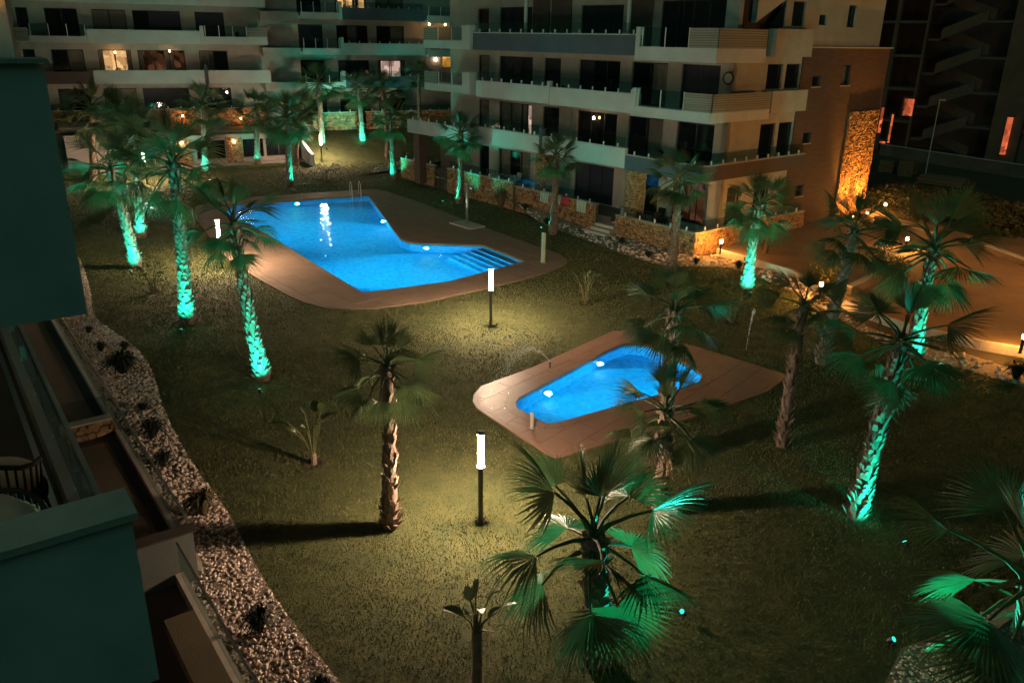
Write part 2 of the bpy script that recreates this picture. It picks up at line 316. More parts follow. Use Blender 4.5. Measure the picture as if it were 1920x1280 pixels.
# grass blades: one uncountable mass
def grass():
    xs = []; ys = []
    n = 330000; lo = np.array([-34, 6]); hi = np.array([20, 80])
    for dens, (y0, y1) in ((900, (8, 17)), (620, (17, 26)), (330, (26, 40)), (110, (40, 70))):
        ar = (54) * (y1 - y0); k = int(ar * dens * .55); x = rng.uniform(-34, 20, k); y = rng.uniform(y0, y1, k)
        az = np.abs(x) / (y + .01); ok = az < (.72 + 1.5 / y); xs.append(x[ok]); ys.append(y[ok])
    x = np.concatenate(xs); y = np.concatenate(ys)
    k = inpoly(x, y, offset(LAWN, .06)) & ~inpoly(x, y, offset(BIGDECK, .0)) & ~inpoly(x, y, offset(SMALLDECK, .0)); x = x[k]; y = y[k]
    n = len(x); q = np.stack([x - PM[0], y - PM[1]], 1); nn = q @ NF; ee = q @ EF
    s1 = np.clip((nn + 8.7) / 8.4, 0, 1); s2 = np.clip((ee + 7.2) / .8, 0, 1); z = 2.0 * s1 * s1 * (3 - 2 * s1) * s2 * s2 * (3 - 2 * s2)
    d = y; wd = rng.uniform(.006, .012, n) * (1 + np.clip(d - 12, 0, 40) / 14); ht = rng.uniform(.03, .075, n); th = rng.uniform(0, 6.283, n); lx = rng.normal(0, .022, n); ly = rng.normal(0, .022, n)
    P = np.empty((n, 3, 3)); cx, sx = np.cos(th) * wd, np.sin(th) * wd
    P[:, 0] = np.stack([x - cx, y - sx, z - .01], 1); P[:, 1] = np.stack([x + cx, y + sx, z - .01], 1); P[:, 2] = np.stack([x + lx, y + ly, z + ht], 1)
    me = bpy.data.meshes.new('grass'); me.vertices.add(3 * n); me.vertices.foreach_set('co', P.ravel()); me.loops.add(3 * n); me.loops.foreach_set('vertex_index', np.arange(3 * n, dtype=np.int32))
    me.polygons.add(n); me.polygons.foreach_set('loop_start', np.arange(0, 3 * n, 3, dtype=np.int32)); me.polygons.foreach_set('loop_total', np.full(n, 3, np.int32)); me.update()
    at = me.attributes.new('tone', 'FLOAT', 'FACE'); at.data.foreach_set('value', rng.uniform(0, 1, n).astype(np.float32))
    o = link('grass', me, mat('grass_blade', (.172, .170, .056), (.036, .060, .020), .8, .45, tone=.6)); o['kind'] = 'stuff'
    tag(o, 'short mown grass of the lawn around the two pools', 'grass')
grass()

# ------------------------------------------------------------------ pools
def watermat(name='pool_water'):
    m = bpy.data.materials.new(name); m.use_nodes = True; nt = m.node_tree; n = nt.nodes; L = nt.links; p = n['Principled BSDF']
    p.inputs['Base Color'].default_value = (.92, .98, 1, 1); p.inputs['Transmission Weight'].default_value = 1; p.inputs['IOR'].default_value = 1.33; p.inputs['Roughness'].default_value = .02
    g = n.new('ShaderNodeNewGeometry'); a = n.new('ShaderNodeTexNoise'); a.inputs['Scale'].default_value = 3.4; a.inputs['Detail'].default_value = 2.5; a.inputs['Roughness'].default_value = .5; L.new(g.outputs['Position'], a.inputs[0])
    b = n.new('ShaderNodeBump'); b.inputs['Strength'].default_value = .6; b.inputs['Distance'].default_value = .05; L.new(a.outputs[0], b.inputs['Height']); L.new(b.outputs[0], p.inputs['Normal'])
    return m
M_WATER = watermat()
def tilemat():
    m = bpy.data.materials.new('pool_mosaic_caustics'); m.use_nodes = True; nt = m.node_tree; n = nt.nodes; L = nt.links; p = n['Principled BSDF']; p.inputs['Roughness'].default_value = .4
    g = n.new('ShaderNodeNewGeometry'); v = n.new('ShaderNodeTexVoronoi'); v.distance = 'CHEBYCHEV'; v.inputs['Scale'].default_value = 7; v.inputs['Randomness'].default_value = .25; L.new(g.outputs['Position'], v.inputs[0])
    mx = n.new('ShaderNodeMix'); mx.data_type = 'RGBA'; mx.inputs[6].default_value = (.010, .29, .58, 1); mx.inputs[7].default_value = (.03, .56, .86, 1); L.new(v.outputs['Color'], mx.inputs[0]); L.new(mx.outputs[2], p.inputs[0]); return m  # mosaic tones pushed apart to paint in mottling like caustic light
M_TILE = tilemat()
M_EDGE = mat('pool_step_edge', (.55, .72, .80), (.5, .68, .76), .5, 5)
M_POOLLENS = emat('pool_lamp_lens', (.85, .97, 1.0), 9)
def pool(poly, deck, depth, name, label, decklabel, lamps, power):
    o = empty(name, (0, 0, 0), 0, label, 'swimming pool')
    n = len(poly); b = MB(); zt = .0
    b.add([(x, y, zt) for x, y in poly] + [(x, y, -depth) for x, y in poly], [(i, (i + 1) % n, n + (i + 1) % n, n + i) for i in range(n)])
    tr = tessellate_polygon([[Vector((x, y, 0)) for x, y in poly]]); b.add([(x, y, -depth) for x, y in poly], [tuple(t) for t in tr]); b.build('basin', M_TILE, o, fix=False)
    b = MB(); gp = offset(poly, .004); b.add([(x, y, -.10) for x, y in gp], [tuple(t) for t in tessellate_polygon([[Vector((x, y, 0)) for x, y in gp]])]); wt = b.build('water', M_WATER, o, fix=False)
    me = wt.data
    if me.polygons[0].normal.z < 0: me.flip_normals()
    cx, cyy = np.mean([p[0] for p in poly]), np.mean([p[1] for p in poly])
    for k, (px, py, tx, ty, pw) in enumerate(lamps):
        q = np.array(G2(px, py)); t = np.array(G2(tx, ty)); d = (t - q) / np.linalg.norm(t - q); q = q + d * .07
        l = empty('pool_lamp', (q[0], q[1], -.45)); l.parent = o; ang = math.atan2(d[1], d[0])
        b = MB(); b.tube([(-.06, 0, 0), (.02, 0, 0)], [.13, .115], 14); r = b.build('lamp_ring', M_STEEL, l); r.rotation_euler[2] = ang
        b = MB(); b.tube([(.02, 0, 0), (.05, 0, 0)], [.10, .06], 14); r = b.build('lens', M_POOLLENS, l); r.rotation_euler[2] = ang
        ld = bpy.data.lights.new('pool_light', 'SPOT'); ld.energy = power * pw; ld.color = (.08, .74, 1.0); ld.spot_size = R(165); ld.spot_blend = .8; ld.shadow_soft_size = .1
        lo = bpy.data.objects.new('pool_light', ld); COL.objects.link(lo); lo.parent = l; lo.location = (d[0] * .12, d[1] * .12, 0)
        lo.rotation_euler = Vector((d[0], d[1], -.12)).to_track_quat('-Z', 'Y').to_euler()
    return o
def decking(name, deck, poolpoly, tx, ty, ang, label, m=M_DECK, tonebase=.5):
    """paving slabs clipped by the deck outline and the pool edge, over a bed with sunk joints"""
    d = empty(name, (0, 0, 0), 0, None, None, None, 'structure')
    bed = sheet('bedding', offset(deck, -.01), [offset(poolpoly, .012)], 3, lambda x, y: .012, M_MORTAR); bed.parent = d; del bed['kind']
    nb = len(deck); b = MB(); b.add([(x, y, -.15) for x, y in deck] + [(x, y, .045) for x, y in deck] + [(x, y, .045) for x, y in offset(deck, -.14)], [(i, (i + 1) % nb, nb + (i + 1) % nb, nb + i) for i in range(nb)] + [(nb + i, nb + (i + 1) % nb, 2 * nb + (i + 1) % nb, 2 * nb + i) for i in range(nb)]); b.build('border', m, d, fix=False)
    inner = offset(deck, -.15); cop = offset(poolpoly, .30)
    npl = len(poolpoly); b = MB(); q = offset(poolpoly, -.02); r = offset(poolpoly, .29)
    for i in range(npl):                                                    # coping stones along the pool edge, one by one
        j = (i + 1) % npl; L_ = math.dist(poolpoly[i], poolpoly[j]); k = max(1, round(L_ / 1.1))
        for t in range(k):
            a0, a1 = t / k + .006 / L_, (t + 1) / k - .006 / L_
            f = lambda P, s: (P[i][0] + (P[j][0] - P[i][0]) * s, P[i][1] + (P[j][1] - P[i][1]) * s)
            b = MB(); b.prism([f(q, a0), f(q, a1), f(r, a1), f(r, a0)], -.03, .052, random.random()); b.build('coping_stone', m, d)
    c, s = math.cos(ang), math.sin(ang); X = [p[0] * c + p[1] * s for p in deck]; Y = [-p[0] * s + p[1] * c for p in deck]
    g = .007; vs = []; fs = []; es = []
    for poly in (inner, cop): k = len(vs); vs += [Vector(p) for p in poly]; fs.append(list(range(k, k + len(poly))))
    cells = []
    for iy in range(int((max(Y) - min(Y)) / ty) + 1):
        sh = (iy % 2) * tx * .5
        for ix in range(-1, int((max(X) - min(X)) / tx) + 1):
            x0, y0 = min(X) + ix * tx + sh, min(Y) + iy * ty
            P = [(x0 + g, y0 + g), (x0 + tx - g, y0 + g), (x0 + tx - g, y0 + ty - g), (x0 + g, y0 + ty - g)]
            k = len(vs); vs += [Vector((a * c - b_ * s, a * s + b_ * c)) for a, b_ in P]; fs.append([k, k + 1, k + 2, k + 3])
    ov, oe, of, _, _, orf = delaunay_2d_cdt(vs, [], fs, 0, 1e-5)
    groups = {}
    for f, l in zip(of, orf):
        l = list(l)
        if 0 in l and 1 not in l:
            for q in l:
                if q > 1: groups.setdefault(q, []).append(f)
    for q, tris in groups.items():
        idx = {}; V_ = []; Fc = []; ed = {}
        for t in tris:
            a = [idx.setdefault(i, len(idx)) for i in t]; Fc.append(a)
            for e in ((t[0], t[1]), (t[1], t[2]), (t[2], t[0])): ed[e] = 1
        inv = [None] * len(idx)
        for k_, v_ in idx.items(): inv[v_] = k_
        n = len(inv); zt = .048 + random.uniform(-.002, .002)
        V_ = [(ov[i][0], ov[i][1], zt) for i in inv] + [(ov[i][0], ov[i][1], .0) for i in inv]
        side = [(idx[a], idx[b_], n + idx[b_], n + idx[a]) for (a, b_) in ed if (b_, a) not in ed]
        b = MB(); b.add(V_, [tuple(x) for x in Fc] + side, random.random()); b.build('paving_slab', m, d, fix=True)
    return d
decking('pool_terrace', BIGDECK, BIGPOOL, 1.5, 1.1, math.atan2(U[1], U[0]), '')
M_DECK2 = mat('wet_deck_stone', (.28, .155, .105), (.20, .11, .075), .5, 1.0, .25, 30, tone=.3)
decking('paddling_pool_terrace', SMALLDECK, SMALLPOOL, 1.2, .75, math.atan2(G(1000, 690)[1] - G(1150, 622)[1], G(1000, 690)[0] - G(1150, 622)[0]), '', M_DECK2)
BP = pool(BIGPOOL, BIGDECK, 1.45, 'swimming_pool', 'large L-shaped swimming pool glowing blue with wide steps at one end', '',
     [(556, 376.2, 640, 500, 1.7), (722, 408.6, 600, 440, 1.2), (800, 457.3, 760, 540, 1.7), (620, 514.5, 760, 470, 1.1), (500, 440.5, 640, 420, 1.2), (780, 538, 820, 470, .7)], 1900)  # near-side lamps here are unseen, assumed from bright patches on the pool floor
SP = pool(SMALLPOOL, SMALLDECK, .95, 'paddling_pool', 'small blue paddling pool with rounded corners among the nearer palms', '',
     [(1022, 720.2, 1120, 770, 1.35), (1123, 666.3, 1200, 740, 1.5), (1270, 732.8, 1200, 690, .6), (1130, 771.5, 1120, 710, .6)], 1350)  # the two near-side lamps are added, unseen, to brighten the water
# wide underwater steps: three sunk treads with pale edges, along the short end of the big pool
e0, e1 = np.array(G2(905, 460)), np.array(G2(985, 492)); du = (e1 - e0) / np.linalg.norm(e1 - e0); dn = np.array([du[1], -du[0]]); dn = dn if dn @ (np.array(G2(700, 480)) - e0) > 0 else -dn
Ls = np.linalg.norm(e1 - e0)
for k in range(5):
    b = MB(); w0, w1 = .02 + k * .42, .02 + (k + 1) * .42; zt = -.22 - .2 * k
    P = [e0 + du * .05 + dn * w0, e0 + du * (Ls - .1) + dn * w0, e0 + du * (Ls - .1 - .25 * w1) + dn * w1, e0 + du * .05 + dn * w1]
    b.prism([tuple(p) for p in P], -1.44, zt); st = b.build('step', M_TILE, BP)
    b = MB(); Q = [P[3], P[2], P[2] - dn * .07, P[3] - dn * .07]; b.prism([tuple(p) for p in Q], zt + .001, zt + .012); b.build('step_edge', M_EDGE, st)
# chrome ladder at the far end
g = G2(668, 368); lad = empty('pool_ladder', (g[0], g[1], 0), math.atan2(EF[1], EF[0]), 'chrome ladder hooked over the far end of the large pool', 'ladder')
for sx in (-.3, .3):
    b = MB(); b.tube([(sx, .55, .05), (sx, .5, .75), (sx, .25, .95), (sx, -.05, .8), (sx, -.12, .0), (sx, -.12, -1.0)], .03, 8); b.build('rail', M_SPIGOT, lad, shade=True)
for k in range(3): b = MB(); b.box(-.28, .28, -.18, -.08, -.30 - .25 * k, -.27 - .25 * k); b.build('tread', M_STEEL, lad)

# ------------------------------------------------------------------ lamps
def pole_lamp(px, py, label, h=2.29, s=1.0):
    g = G(px, py); z = hz(g[0], g[1]); o = empty('lamp_post', (g[0], g[1], z), 0, label, 'lamp', 'tube lamp posts on the lawn')
    b = MB(); b.lathe([(.10, 0), (.10, .015), (.055, .02), (.055, 1.42), (.06, 1.44), (.06, 1.46)], 16); b.build('post', M_LAMPBODY, o, shade=False)
    b = MB(); b.lathe([(.062, 1.46), (.062, h - .03)], 16); b.build('light_tube', M_TUBE, o)
    b = MB(); b.lathe([(.064, h - .03), (.098, h - .028), (.098, h), (.03, h + .012)], 20); cp = b.build('cap', M_LAMPBODY, o)
    b = MB(); k = 20; b.add([(r_ * math.cos(2 * math.pi * i / k), r_ * math.sin(2 * math.pi * i / k), h - .032) for r_ in (.066, .094) for i in range(k)], [((i + 1) % k, i, k + i, k + (i + 1) % k) for i in range(k)]); b.build('added_ring_glow', M_RING, cp, fix=False)  # glowing ring added under the cap to brighten the lawn close by
    b = MB(); b.lathe([(.06, 1.40), (.10, 1.43), (.10, 1.455), (.064, 1.459)], 20); b.build('added_shade_collar', M_LAMPBODY, o)  # added to block light and darken the ground at the post foot
    return o
pole_lamp(901, 980, 'tall lit tube lamp on the near lawn beside the paddling pool corner')
pole_lamp(920, 612, 'lit tube lamp between the large pool and the paddling pool')
pole_lamp(417, 502, 'lit tube lamp behind a palm crown at the left edge of the large pool')
pole_lamp(604, 306, 'lit tube lamp on the far lawn beside the sloping retaining wall')
pole_lamp(276, 345, 'lit tube lamp among the far left palms before the pavilion')

def bollard(px, py, label, power=1.0, h=.75):
    g = G(px, py, .24); o = empty('bollard_light', (g[0], g[1], .242), 0, label, 'bollard light', 'low amber bollard lights')
    b = MB(); b.lathe([(.07, 0), (.07, .01), (.05, .02), (.05, h - .2)], 12); b.build('post', M_BLACK, o)
    b = MB(); b.lathe([(.055, h - .2), (.055, h - .03)], 12); b.build('lens', M_BOLL, o)
    b = MB(); b.lathe([(.062, h - .03), (.062, h), (.02, h + .01)], 12); b.build('cap', M_BLACK, o); return o
bollard(1350, 476, 'amber bollard light against the stone terrace wall corner')
bollard(1912, 662, 'amber bollard light on the kerb at the right edge')
bollard(1657, 402, 'amber bollard light near the foot of the tall lit stone panel')
bollard(1697, 470, 'amber bollard light behind the big palm crown on the ramp')
bollard(1536, 560, 'amber bollard light glowing through the yellow shrub on the ramp')

def wall_lamp(parent, loc, col, power, name='wall_lamp', r=.06):
    b = MB(); b.lathe([(r * .7, -.08), (r, -.04), (r, .04), (r * .7, .08)], 10, loc); o = b.build(name, emat('wl_%d_%d' % (int(col[1] * 100), int(power)), col, power), parent); return o

# ------------------------------------------------------------------ palms
def frond_mesh(name, seed, nseg=36, Lp=.62, Rb=.88, spread=225, droop=.35, sag=.10, m=M_LEAF):
    r = random.Random(seed); b = MB()
    pet = [(0, 0, 0), (Lp * .35, 0, .02), (Lp * .7, 0, .01 - sag * .3), (Lp, 0, -sag * .8)]
    b.tube(pet, [.045, .026, .02, .014], 5, tone=.0); hub = np.array([Lp, 0, -sag * .8])
    for i in range(nseg):
        t = (i + .5) / nseg * 2 - 1; ph = R(spread / 2) * t; Lg = Rb * (1 - .22 * abs(t) ** 2) * r.uniform(.9, 1.06)
        half = R(spread) / nseg * .5; tone = r.random()
        dirv = np.array([math.cos(ph), math.sin(ph), 0]); side = np.array([-math.sin(ph), math.cos(ph), 0])
        split = r.uniform(.42, .60); dr = droop * r.uniform(.7, 1.5); lean = r.uniform(-.05, .05); tw = r.uniform(-.3, .3)
        rows = []
        for s, wf in ((.03, 1), (split, 1), (split + (1 - split) * .5, .55), (1.0, .04)):
            wd = math.tan(half) * Lg * (s if s <= split else split) * wf * 1.02
            zz = -.30 * abs(math.sin(ph)) * s * Lg - dr * max(0, s - .38) ** 1.7 * Lg * 1.6 + .03 * math.cos(ph) * s
            c = hub + dirv * Lg * s * (1 - .25 * max(0, s - .5) * dr) + side * lean * max(0, s - split) * Lg + np.array([0, 0, zz]); fold = .55 * wd
            rows.append([c - side * wd + [0, 0, fold * (1 + tw)], c - np.array([0, 0, fold * .3]), c + side * wd + [0, 0, fold * (1 - tw)]])
        vs = [p for q in rows for p in q]; fs = []
        for k in range(3):
            for j in (0, 1): fs.append((k * 3 + j, k * 3 + j + 1, k * 3 + j + 4, k * 3 + j + 3))
        b.add(vs, fs, tone)
    return b.mesh(name, m, fix=False)
FR = [frond_mesh('frond', 11, 36, .76, .84, 195, .16, .10), frond_mesh('frond', 12, 32, .86, .78, 165, .24, .16), frond_mesh('frond', 13, 38, .70, .86, 215, .12, .08), frond_mesh('frond', 14, 34, .80, .80, 180, .34, .20), frond_mesh('frond', 15, 30, .74, .80, 150, .48, .22)]
FRY = [frond_mesh('frond', 21, 26, .5, .8, 80, .02, .0), frond_mesh('frond', 22, 28, .6, .78, 120, .05, .0)]
FRD = [frond_mesh('frond', 31, 22, .55, .75, 110, .5, .2, M_DEAD), frond_mesh('frond', 32, 20, .5, .7, 90, .7, .2, M_DEAD)]
def palm(bx, by, tx, ty, rpx, label, seed=0, nf=26, rad=None, dead=0, base_z=None, az0=None, low=-42):
    r = random.Random(1000 + seed * 17 + int(bx)); g = G(bx, by)
    if base_z is None:
        z = 0.0
        for _ in range(8): g = G(bx, by, z); z = .5 * z + .5 * hz(g[0], g[1])
    else: z = base_z; g = G(bx, by, z)
    top = atY(tx, ty, g[1]); dist = np.linalg.norm(top - CAM); sc = rpx * dist / 1510 / 1.40
    o = empty('palm_tree', (g[0], g[1], z), 0, label, 'palm tree', 'fan palms in the garden')
    T = top - np.array([g[0], g[1], z]); hgt = T[2]; r1 = rad or (.130 * max(.8, min(1.25, sc))); r0 = r1 * 1.45
    bend = np.array([r.uniform(-.06, .06), r.uniform(-.06, .06), 0]) * hgt * .4
    P = lambda t: T * t + bend * math.sin(t * math.pi) * .5
    RAD = lambda t: r1 + (r0 - r1) * (1 - t) ** 1.6 + .10 * r1 * max(0, t - .85) / .15
    b = MB(); n = 14; b.tube([P(i / n) - np.array([0, 0, .05 if i == 0 else 0]) for i in range(n + 1)], [RAD(i / n) for i in range(n + 1)], 12, tone=.8); tr = b.build('trunk', M_TRUNK, o, shade=True)
    b = MB(); rows = int(hgt / .11); k0 = 7
    for i in range(rows):                                                  # old leaf bases that stud the trunk
        t = (i + .3) / rows; c = P(t); rr = RAD(t); tw = i * 1.05
        for k in range(k0):
            if r.random() < .22: continue
            a = 2 * math.pi * k / k0 + tw + r.uniform(-.18, .18); d = np.array([math.cos(a), math.sin(a), 0]); sd = np.array([-d[1], d[0], 0])
            wd = rr * r.uniform(.34, .5); hh = r.uniform(.13, .22) * (1.3 if t < .15 else 1); out = r.uniform(.035, .09) * (1.9 if t < .12 or r.random() < .06 else 1)
            p0 = c + d * rr * .93; zz = np.array([0, 0, 1.0])
            b.add([p0 - sd * wd, p0 + sd * wd, p0 + d * out + sd * wd * .55 + zz * hh, p0 + d * out - sd * wd * .55 + zz * hh, p0 + zz * hh * .55 + d * .0 - sd * wd * .5, p0 + zz * hh * .55 + sd * wd * .5],
                  [(0, 1, 2, 3), (4, 3, 2, 5), (0, 3, 4), (1, 5, 2)], r.random() ** 1.5)
    b.build('leaf_bases', M_TRUNK, tr, fix=False)['kind'] = 'stuff'
    az = az0 if az0 is not None else r.uniform(0, 6.28)
    nf = round(nf * (.74 if rpx > 80 else .92))
    for i in range(nf):
        t = i / (nf - 1); az += 2.39996 + r.uniform(-.25, .25); el = R(84 - (84 - low) * t ** .85 + r.uniform(-9, 9))
        me = r.choice(FRY) if t < .18 else r.choice(FR); q = T + np.array([0, 0, .10 - .22 * t]) * sc
        s = sc * r.uniform(.88, 1.1) * (1.0 if t > .12 else .92)
        link('frond', me, None, o, q, Matrix.Rotation(az, 3, 'Z').to_quaternion().to_matrix().__matmul__(Matrix.Rotation(-el, 3, 'Y')).__matmul__(Matrix.Rotation(r.uniform(-.5, .5), 3, 'X')).to_euler(), s)
    for i in range(dead):
        az += 2.4; link('frond', r.choice(FRD), None, o, T + np.array([0, 0, -.18 - .05 * r.random()]) * sc, (Matrix.Rotation(az, 3, 'Z') @ Matrix.Rotation(R(r.uniform(68, 84)), 3, 'Y')).to_euler(), sc * r.uniform(.9, 1.1))
    return g, z, hgt, T, sc
def spotlight(loc, aim, label, power=70, size=46, col=(.015, 1.0, .70), vis=1):
    o = empty('garden_spotlight', loc, 0, label, 'spotlight', 'green garden spotlights')
    d = (Vector(aim) - Vector(loc) - Vector((0, 0, .18))).normalized(); q = d.to_track_quat('Z', 'Y').to_matrix()
    b = MB(); b.tube([(0, 0, -.05), (0, 0, .14)], .012, 6); b.build('stake', M_BLACK, o)
    b = MB(); b.lathe([(.03, -.07), (.055, -.05), (.06, .06), (.052, .062)], 12); h = b.build('housing', M_BLACK, o, loc=(0, 0, .18)); h.rotation_euler = q.to_euler()
    b = MB(); b.lathe([(.05, .058), (.045, .078), (.02, .088)], 12); l = b.build('lens', M_LENS, o, loc=(0, 0, .18)); l.rotation_euler = q.to_euler()
    ld = bpy.data.lights.new('spot_beam', 'SPOT'); ld.energy = power; ld.color = col; ld.spot_size = R(size); ld.spot_blend = .7; ld.shadow_soft_size = .04
    lo = bpy.data.objects.new('spot_beam', ld); COL.objects.link(lo); lo.parent = o; lo.location = Vector((0, 0, .18)) + d * .12; lo.rotation_euler = d.to_track_quat('-Z', 'Y').to_euler()
    return o
def lit_palm(args, off, power, label, aimt=.55, size=110, **kw):
    off = (off[0] * 1.5, off[1] * 1.5); power *= 2.0; aimt = min(aimt, .45) if size > 100 else aimt
    g, z, h, T, sc = palm(*args, **kw); loc = (g[0] + off[0], g[1] + off[1], hz(g[0] + off[0], g[1] + off[1]))
    spotlight(loc, (g[0] + T[0] * aimt, g[1] + T[1] * aimt, z + h * aimt), label, power, size)
PG = 620
palm(732, 988, 727, 690, 112, 'palm on the near lawn left of the tall tube lamp, unlit by green', 1, 24, dead=3)
lit_palm((1120, 1240, 1112, 1010, 215, 'big leafy palm nearest the camera with green-lit fronds at bottom centre', 2, 20, .18), (1.15, .75), 760, 'green spotlight right of the nearest palm at bottom centre', .95, 80)
palm(1236, 955, 1248, 772, 112, 'low palm in front of the paddling pool, directly behind the nearest palm', 3, 24, dead=3)
palm(1238, 868, 1264, 585, 112, 'tall palm whose crown rises just beyond the paddling pool corner', 4, 24, dead=2)
palm(1256, 523, 1274, 335, 62, 'palm before the right block at the terrace corner, pinkish unlit trunk', 5, 26, dead=5)
lit_palm((1400, 541, 1424, 385, 70, 'leaning palm with glowing green trunk before the amber stone wall', 6, 28), (-.15, -.95), PG, 'green spotlight under the leaning palm before the amber stone wall', .4)
palm(1466, 836, 1508, 575, 82, 'leaning palm right of the paddling pool with bare brown trunk', 7, 22, dead=4)
palm(1540, 682, 1602, 435, 84, 'palm beside the ramp with dark crown against orange paving', 8, 24)
lit_palm((1605, 968, 1690, 640, 125, 'tall leaning palm with dead skirt and green-lit foot on the right lawn', 9, 22), (.35, -.9), 420, 'green spotlight at the foot of the leaning palm with the dead skirt', .3, dead=7)
lit_palm((1714, 668, 1750, 470, 118, 'palm with broad dark crown and green-lit trunk beside the ramp kerb', 10, 30), (.2, -.85), 420, 'green spotlight at the palm beside the ramp kerb', .4)
lit_palm((1915, 1300, 1935, 1095, 200, 'palm cut off by the bottom right corner of the picture', 11, 20, .16), (-1.2, .7), 480, 'green spotlight beside the palm in the bottom right corner', .95, 80)
lit_palm((1037, 440, 1043, 292, 48, 'palm before the terrace wall beside the hanging towels', 12, 26), (-.45, .5), 200, 'green spotlight beside the palm near the hanging towels', .7)
lit_palm((862, 382, 863, 252, 46, 'palm between the large pool and right block, green only on its left', 13, 26), (-.75, -.25), 420, 'green spotlight left of the palm behind the pool shower', .6)
lit_palm((739, 338, 733, 225, 42, 'lower palm of the pair behind the far pool corner', 14, 26), (-.45, -.45), 380, 'green spotlight at the lower palm behind the far pool corner', .5)
palm(728, 300, 717, 168, 40, 'taller palm of the pair behind the far pool corner', 15, 24)
lit_palm((680, 268, 672, 168, 38, 'green-lit palm alone on the far lawn, right of the far lamp', 16, 26), (.1, -1.0), PG, 'green spotlight at the lone palm on the far lawn', .4)
lit_palm((604, 272, 597, 156, 42, 'green-lit palm rising directly behind the far tube lamp', 17, 26), (.45, -.8), PG * .5, 'green spotlight behind the far tube lamp', .4)
lit_palm((574, 250, 562, 205, 36, 'short green-lit palm at the head of the sloping retaining wall', 18, 22), (.1, -.8), 140, 'green spotlight at the head of the sloping retaining wall', .4)
lit_palm((543, 350, 539, 222, 52, 'palm on the far lawn before the pavilion, trunk half green', 19, 28), (.75, -.1), 380, 'green spotlight right of the half-green palm before the pavilion', .55)
palm(554, 310, 553, 235, 40, 'pink-trunked palm tucked behind the half-green palm', 20, 22)
lit_palm((483, 308, 479, 208, 42, 'palm before the middle of the pavilion windows', 21, 24), (.05, -.6), 90, 'green spotlight glowing like a ball before the pavilion windows', .8)
lit_palm((386, 322, 380, 198, 48, 'palm before the left end of the pavilion windows', 22, 26), (.1, -.9), 320, 'green spotlight at the palm before the left pavilion windows', .3)
lit_palm((265, 446, 248, 262, 66, 'green-trunked palm standing directly behind the palm that leans left', 23, 26), (.2, -.9), PG, 'green spotlight at the palm behind the left pair', .4)
lit_palm((256, 502, 207, 318, 74, 'palm leaning left beside the dark green wall', 24, 26), (.25, -.9), PG, 'green spotlight at the palm leaning left', .4)
lit_palm((352, 606, 325, 308, 104, 'tall palm with bright green foot on the left lawn', 25, 26), (.2, -.9), PG * 1.1, 'green spotlight at the tall palm on the left lawn', .35)
lit_palm((493, 712, 438, 420, 92, 'palm leaning over the left end of the large pool, green foot', 26, 25), (.2, -.85), PG * 1.1, 'green spotlight at the palm leaning over the pool end', .35)
palm(176, 340, 172, 205, 52, 'dim palm at the far left before the pavilion ramp', 27, 26)
palm(232, 372, 226, 222, 58, 'palm crowded behind the left group, crown against the far block', 28, 26)
palm(788, 262, 785, 138, 28, 'dim slender palm before the gap between the two rear blocks', 29, 20)

# ------------------------------------------------------------------ building kit
SPIG = MB(); SPIG.box(-.03, .03, -.03, .03, 0, .2); SPIG.box(-.045, .045, -.045, .045, 0, .012); SPIG = SPIG.mesh('spigot', M_SPIGOT)
def balustrade(parent, p0, p1, z, h=.62, spacing=1.0, glass=M_GLASS, spig=True, rail=False, posts=False):
    """glass sheets clamped in short steel spigots"""
    p0, p1 = Vector((p0[0], p0[1], z)), Vector((p1[0], p1[1], z)); L = (p1 - p0).length; ang = math.atan2(p1.y - p0.y, p1.x - p0.x)
    o = empty('balustrade', p0, ang); o.parent = parent; n = max(1, round(L / 1.9))
    for i in range(n):
        b = MB(); b.box(L * i / n + .02, L * (i + 1) / n - .02, -.006, .006, .06, h); b.build('glass_sheet', glass, o)
    if spig:
        k = max(2, round(L / spacing))
        for i in range(k): link('spigot', SPIG, None, o, ((i + .5) * L / k, -.03, 0))
    if rail: b = MB(); b.box(0, L, -.02, .02, h, h + .03); b.build('handrail', M_STEEL, o)
    if posts:
        k = max(2, round(L / 1.25))
        for i in range(k + 1): b = MB(); b.box(i * (L - .05) / k, i * (L - .05) / k + .05, -.03, -.008, 0, h); b.build('rail_post', M_SPIGOT, o)
    return o
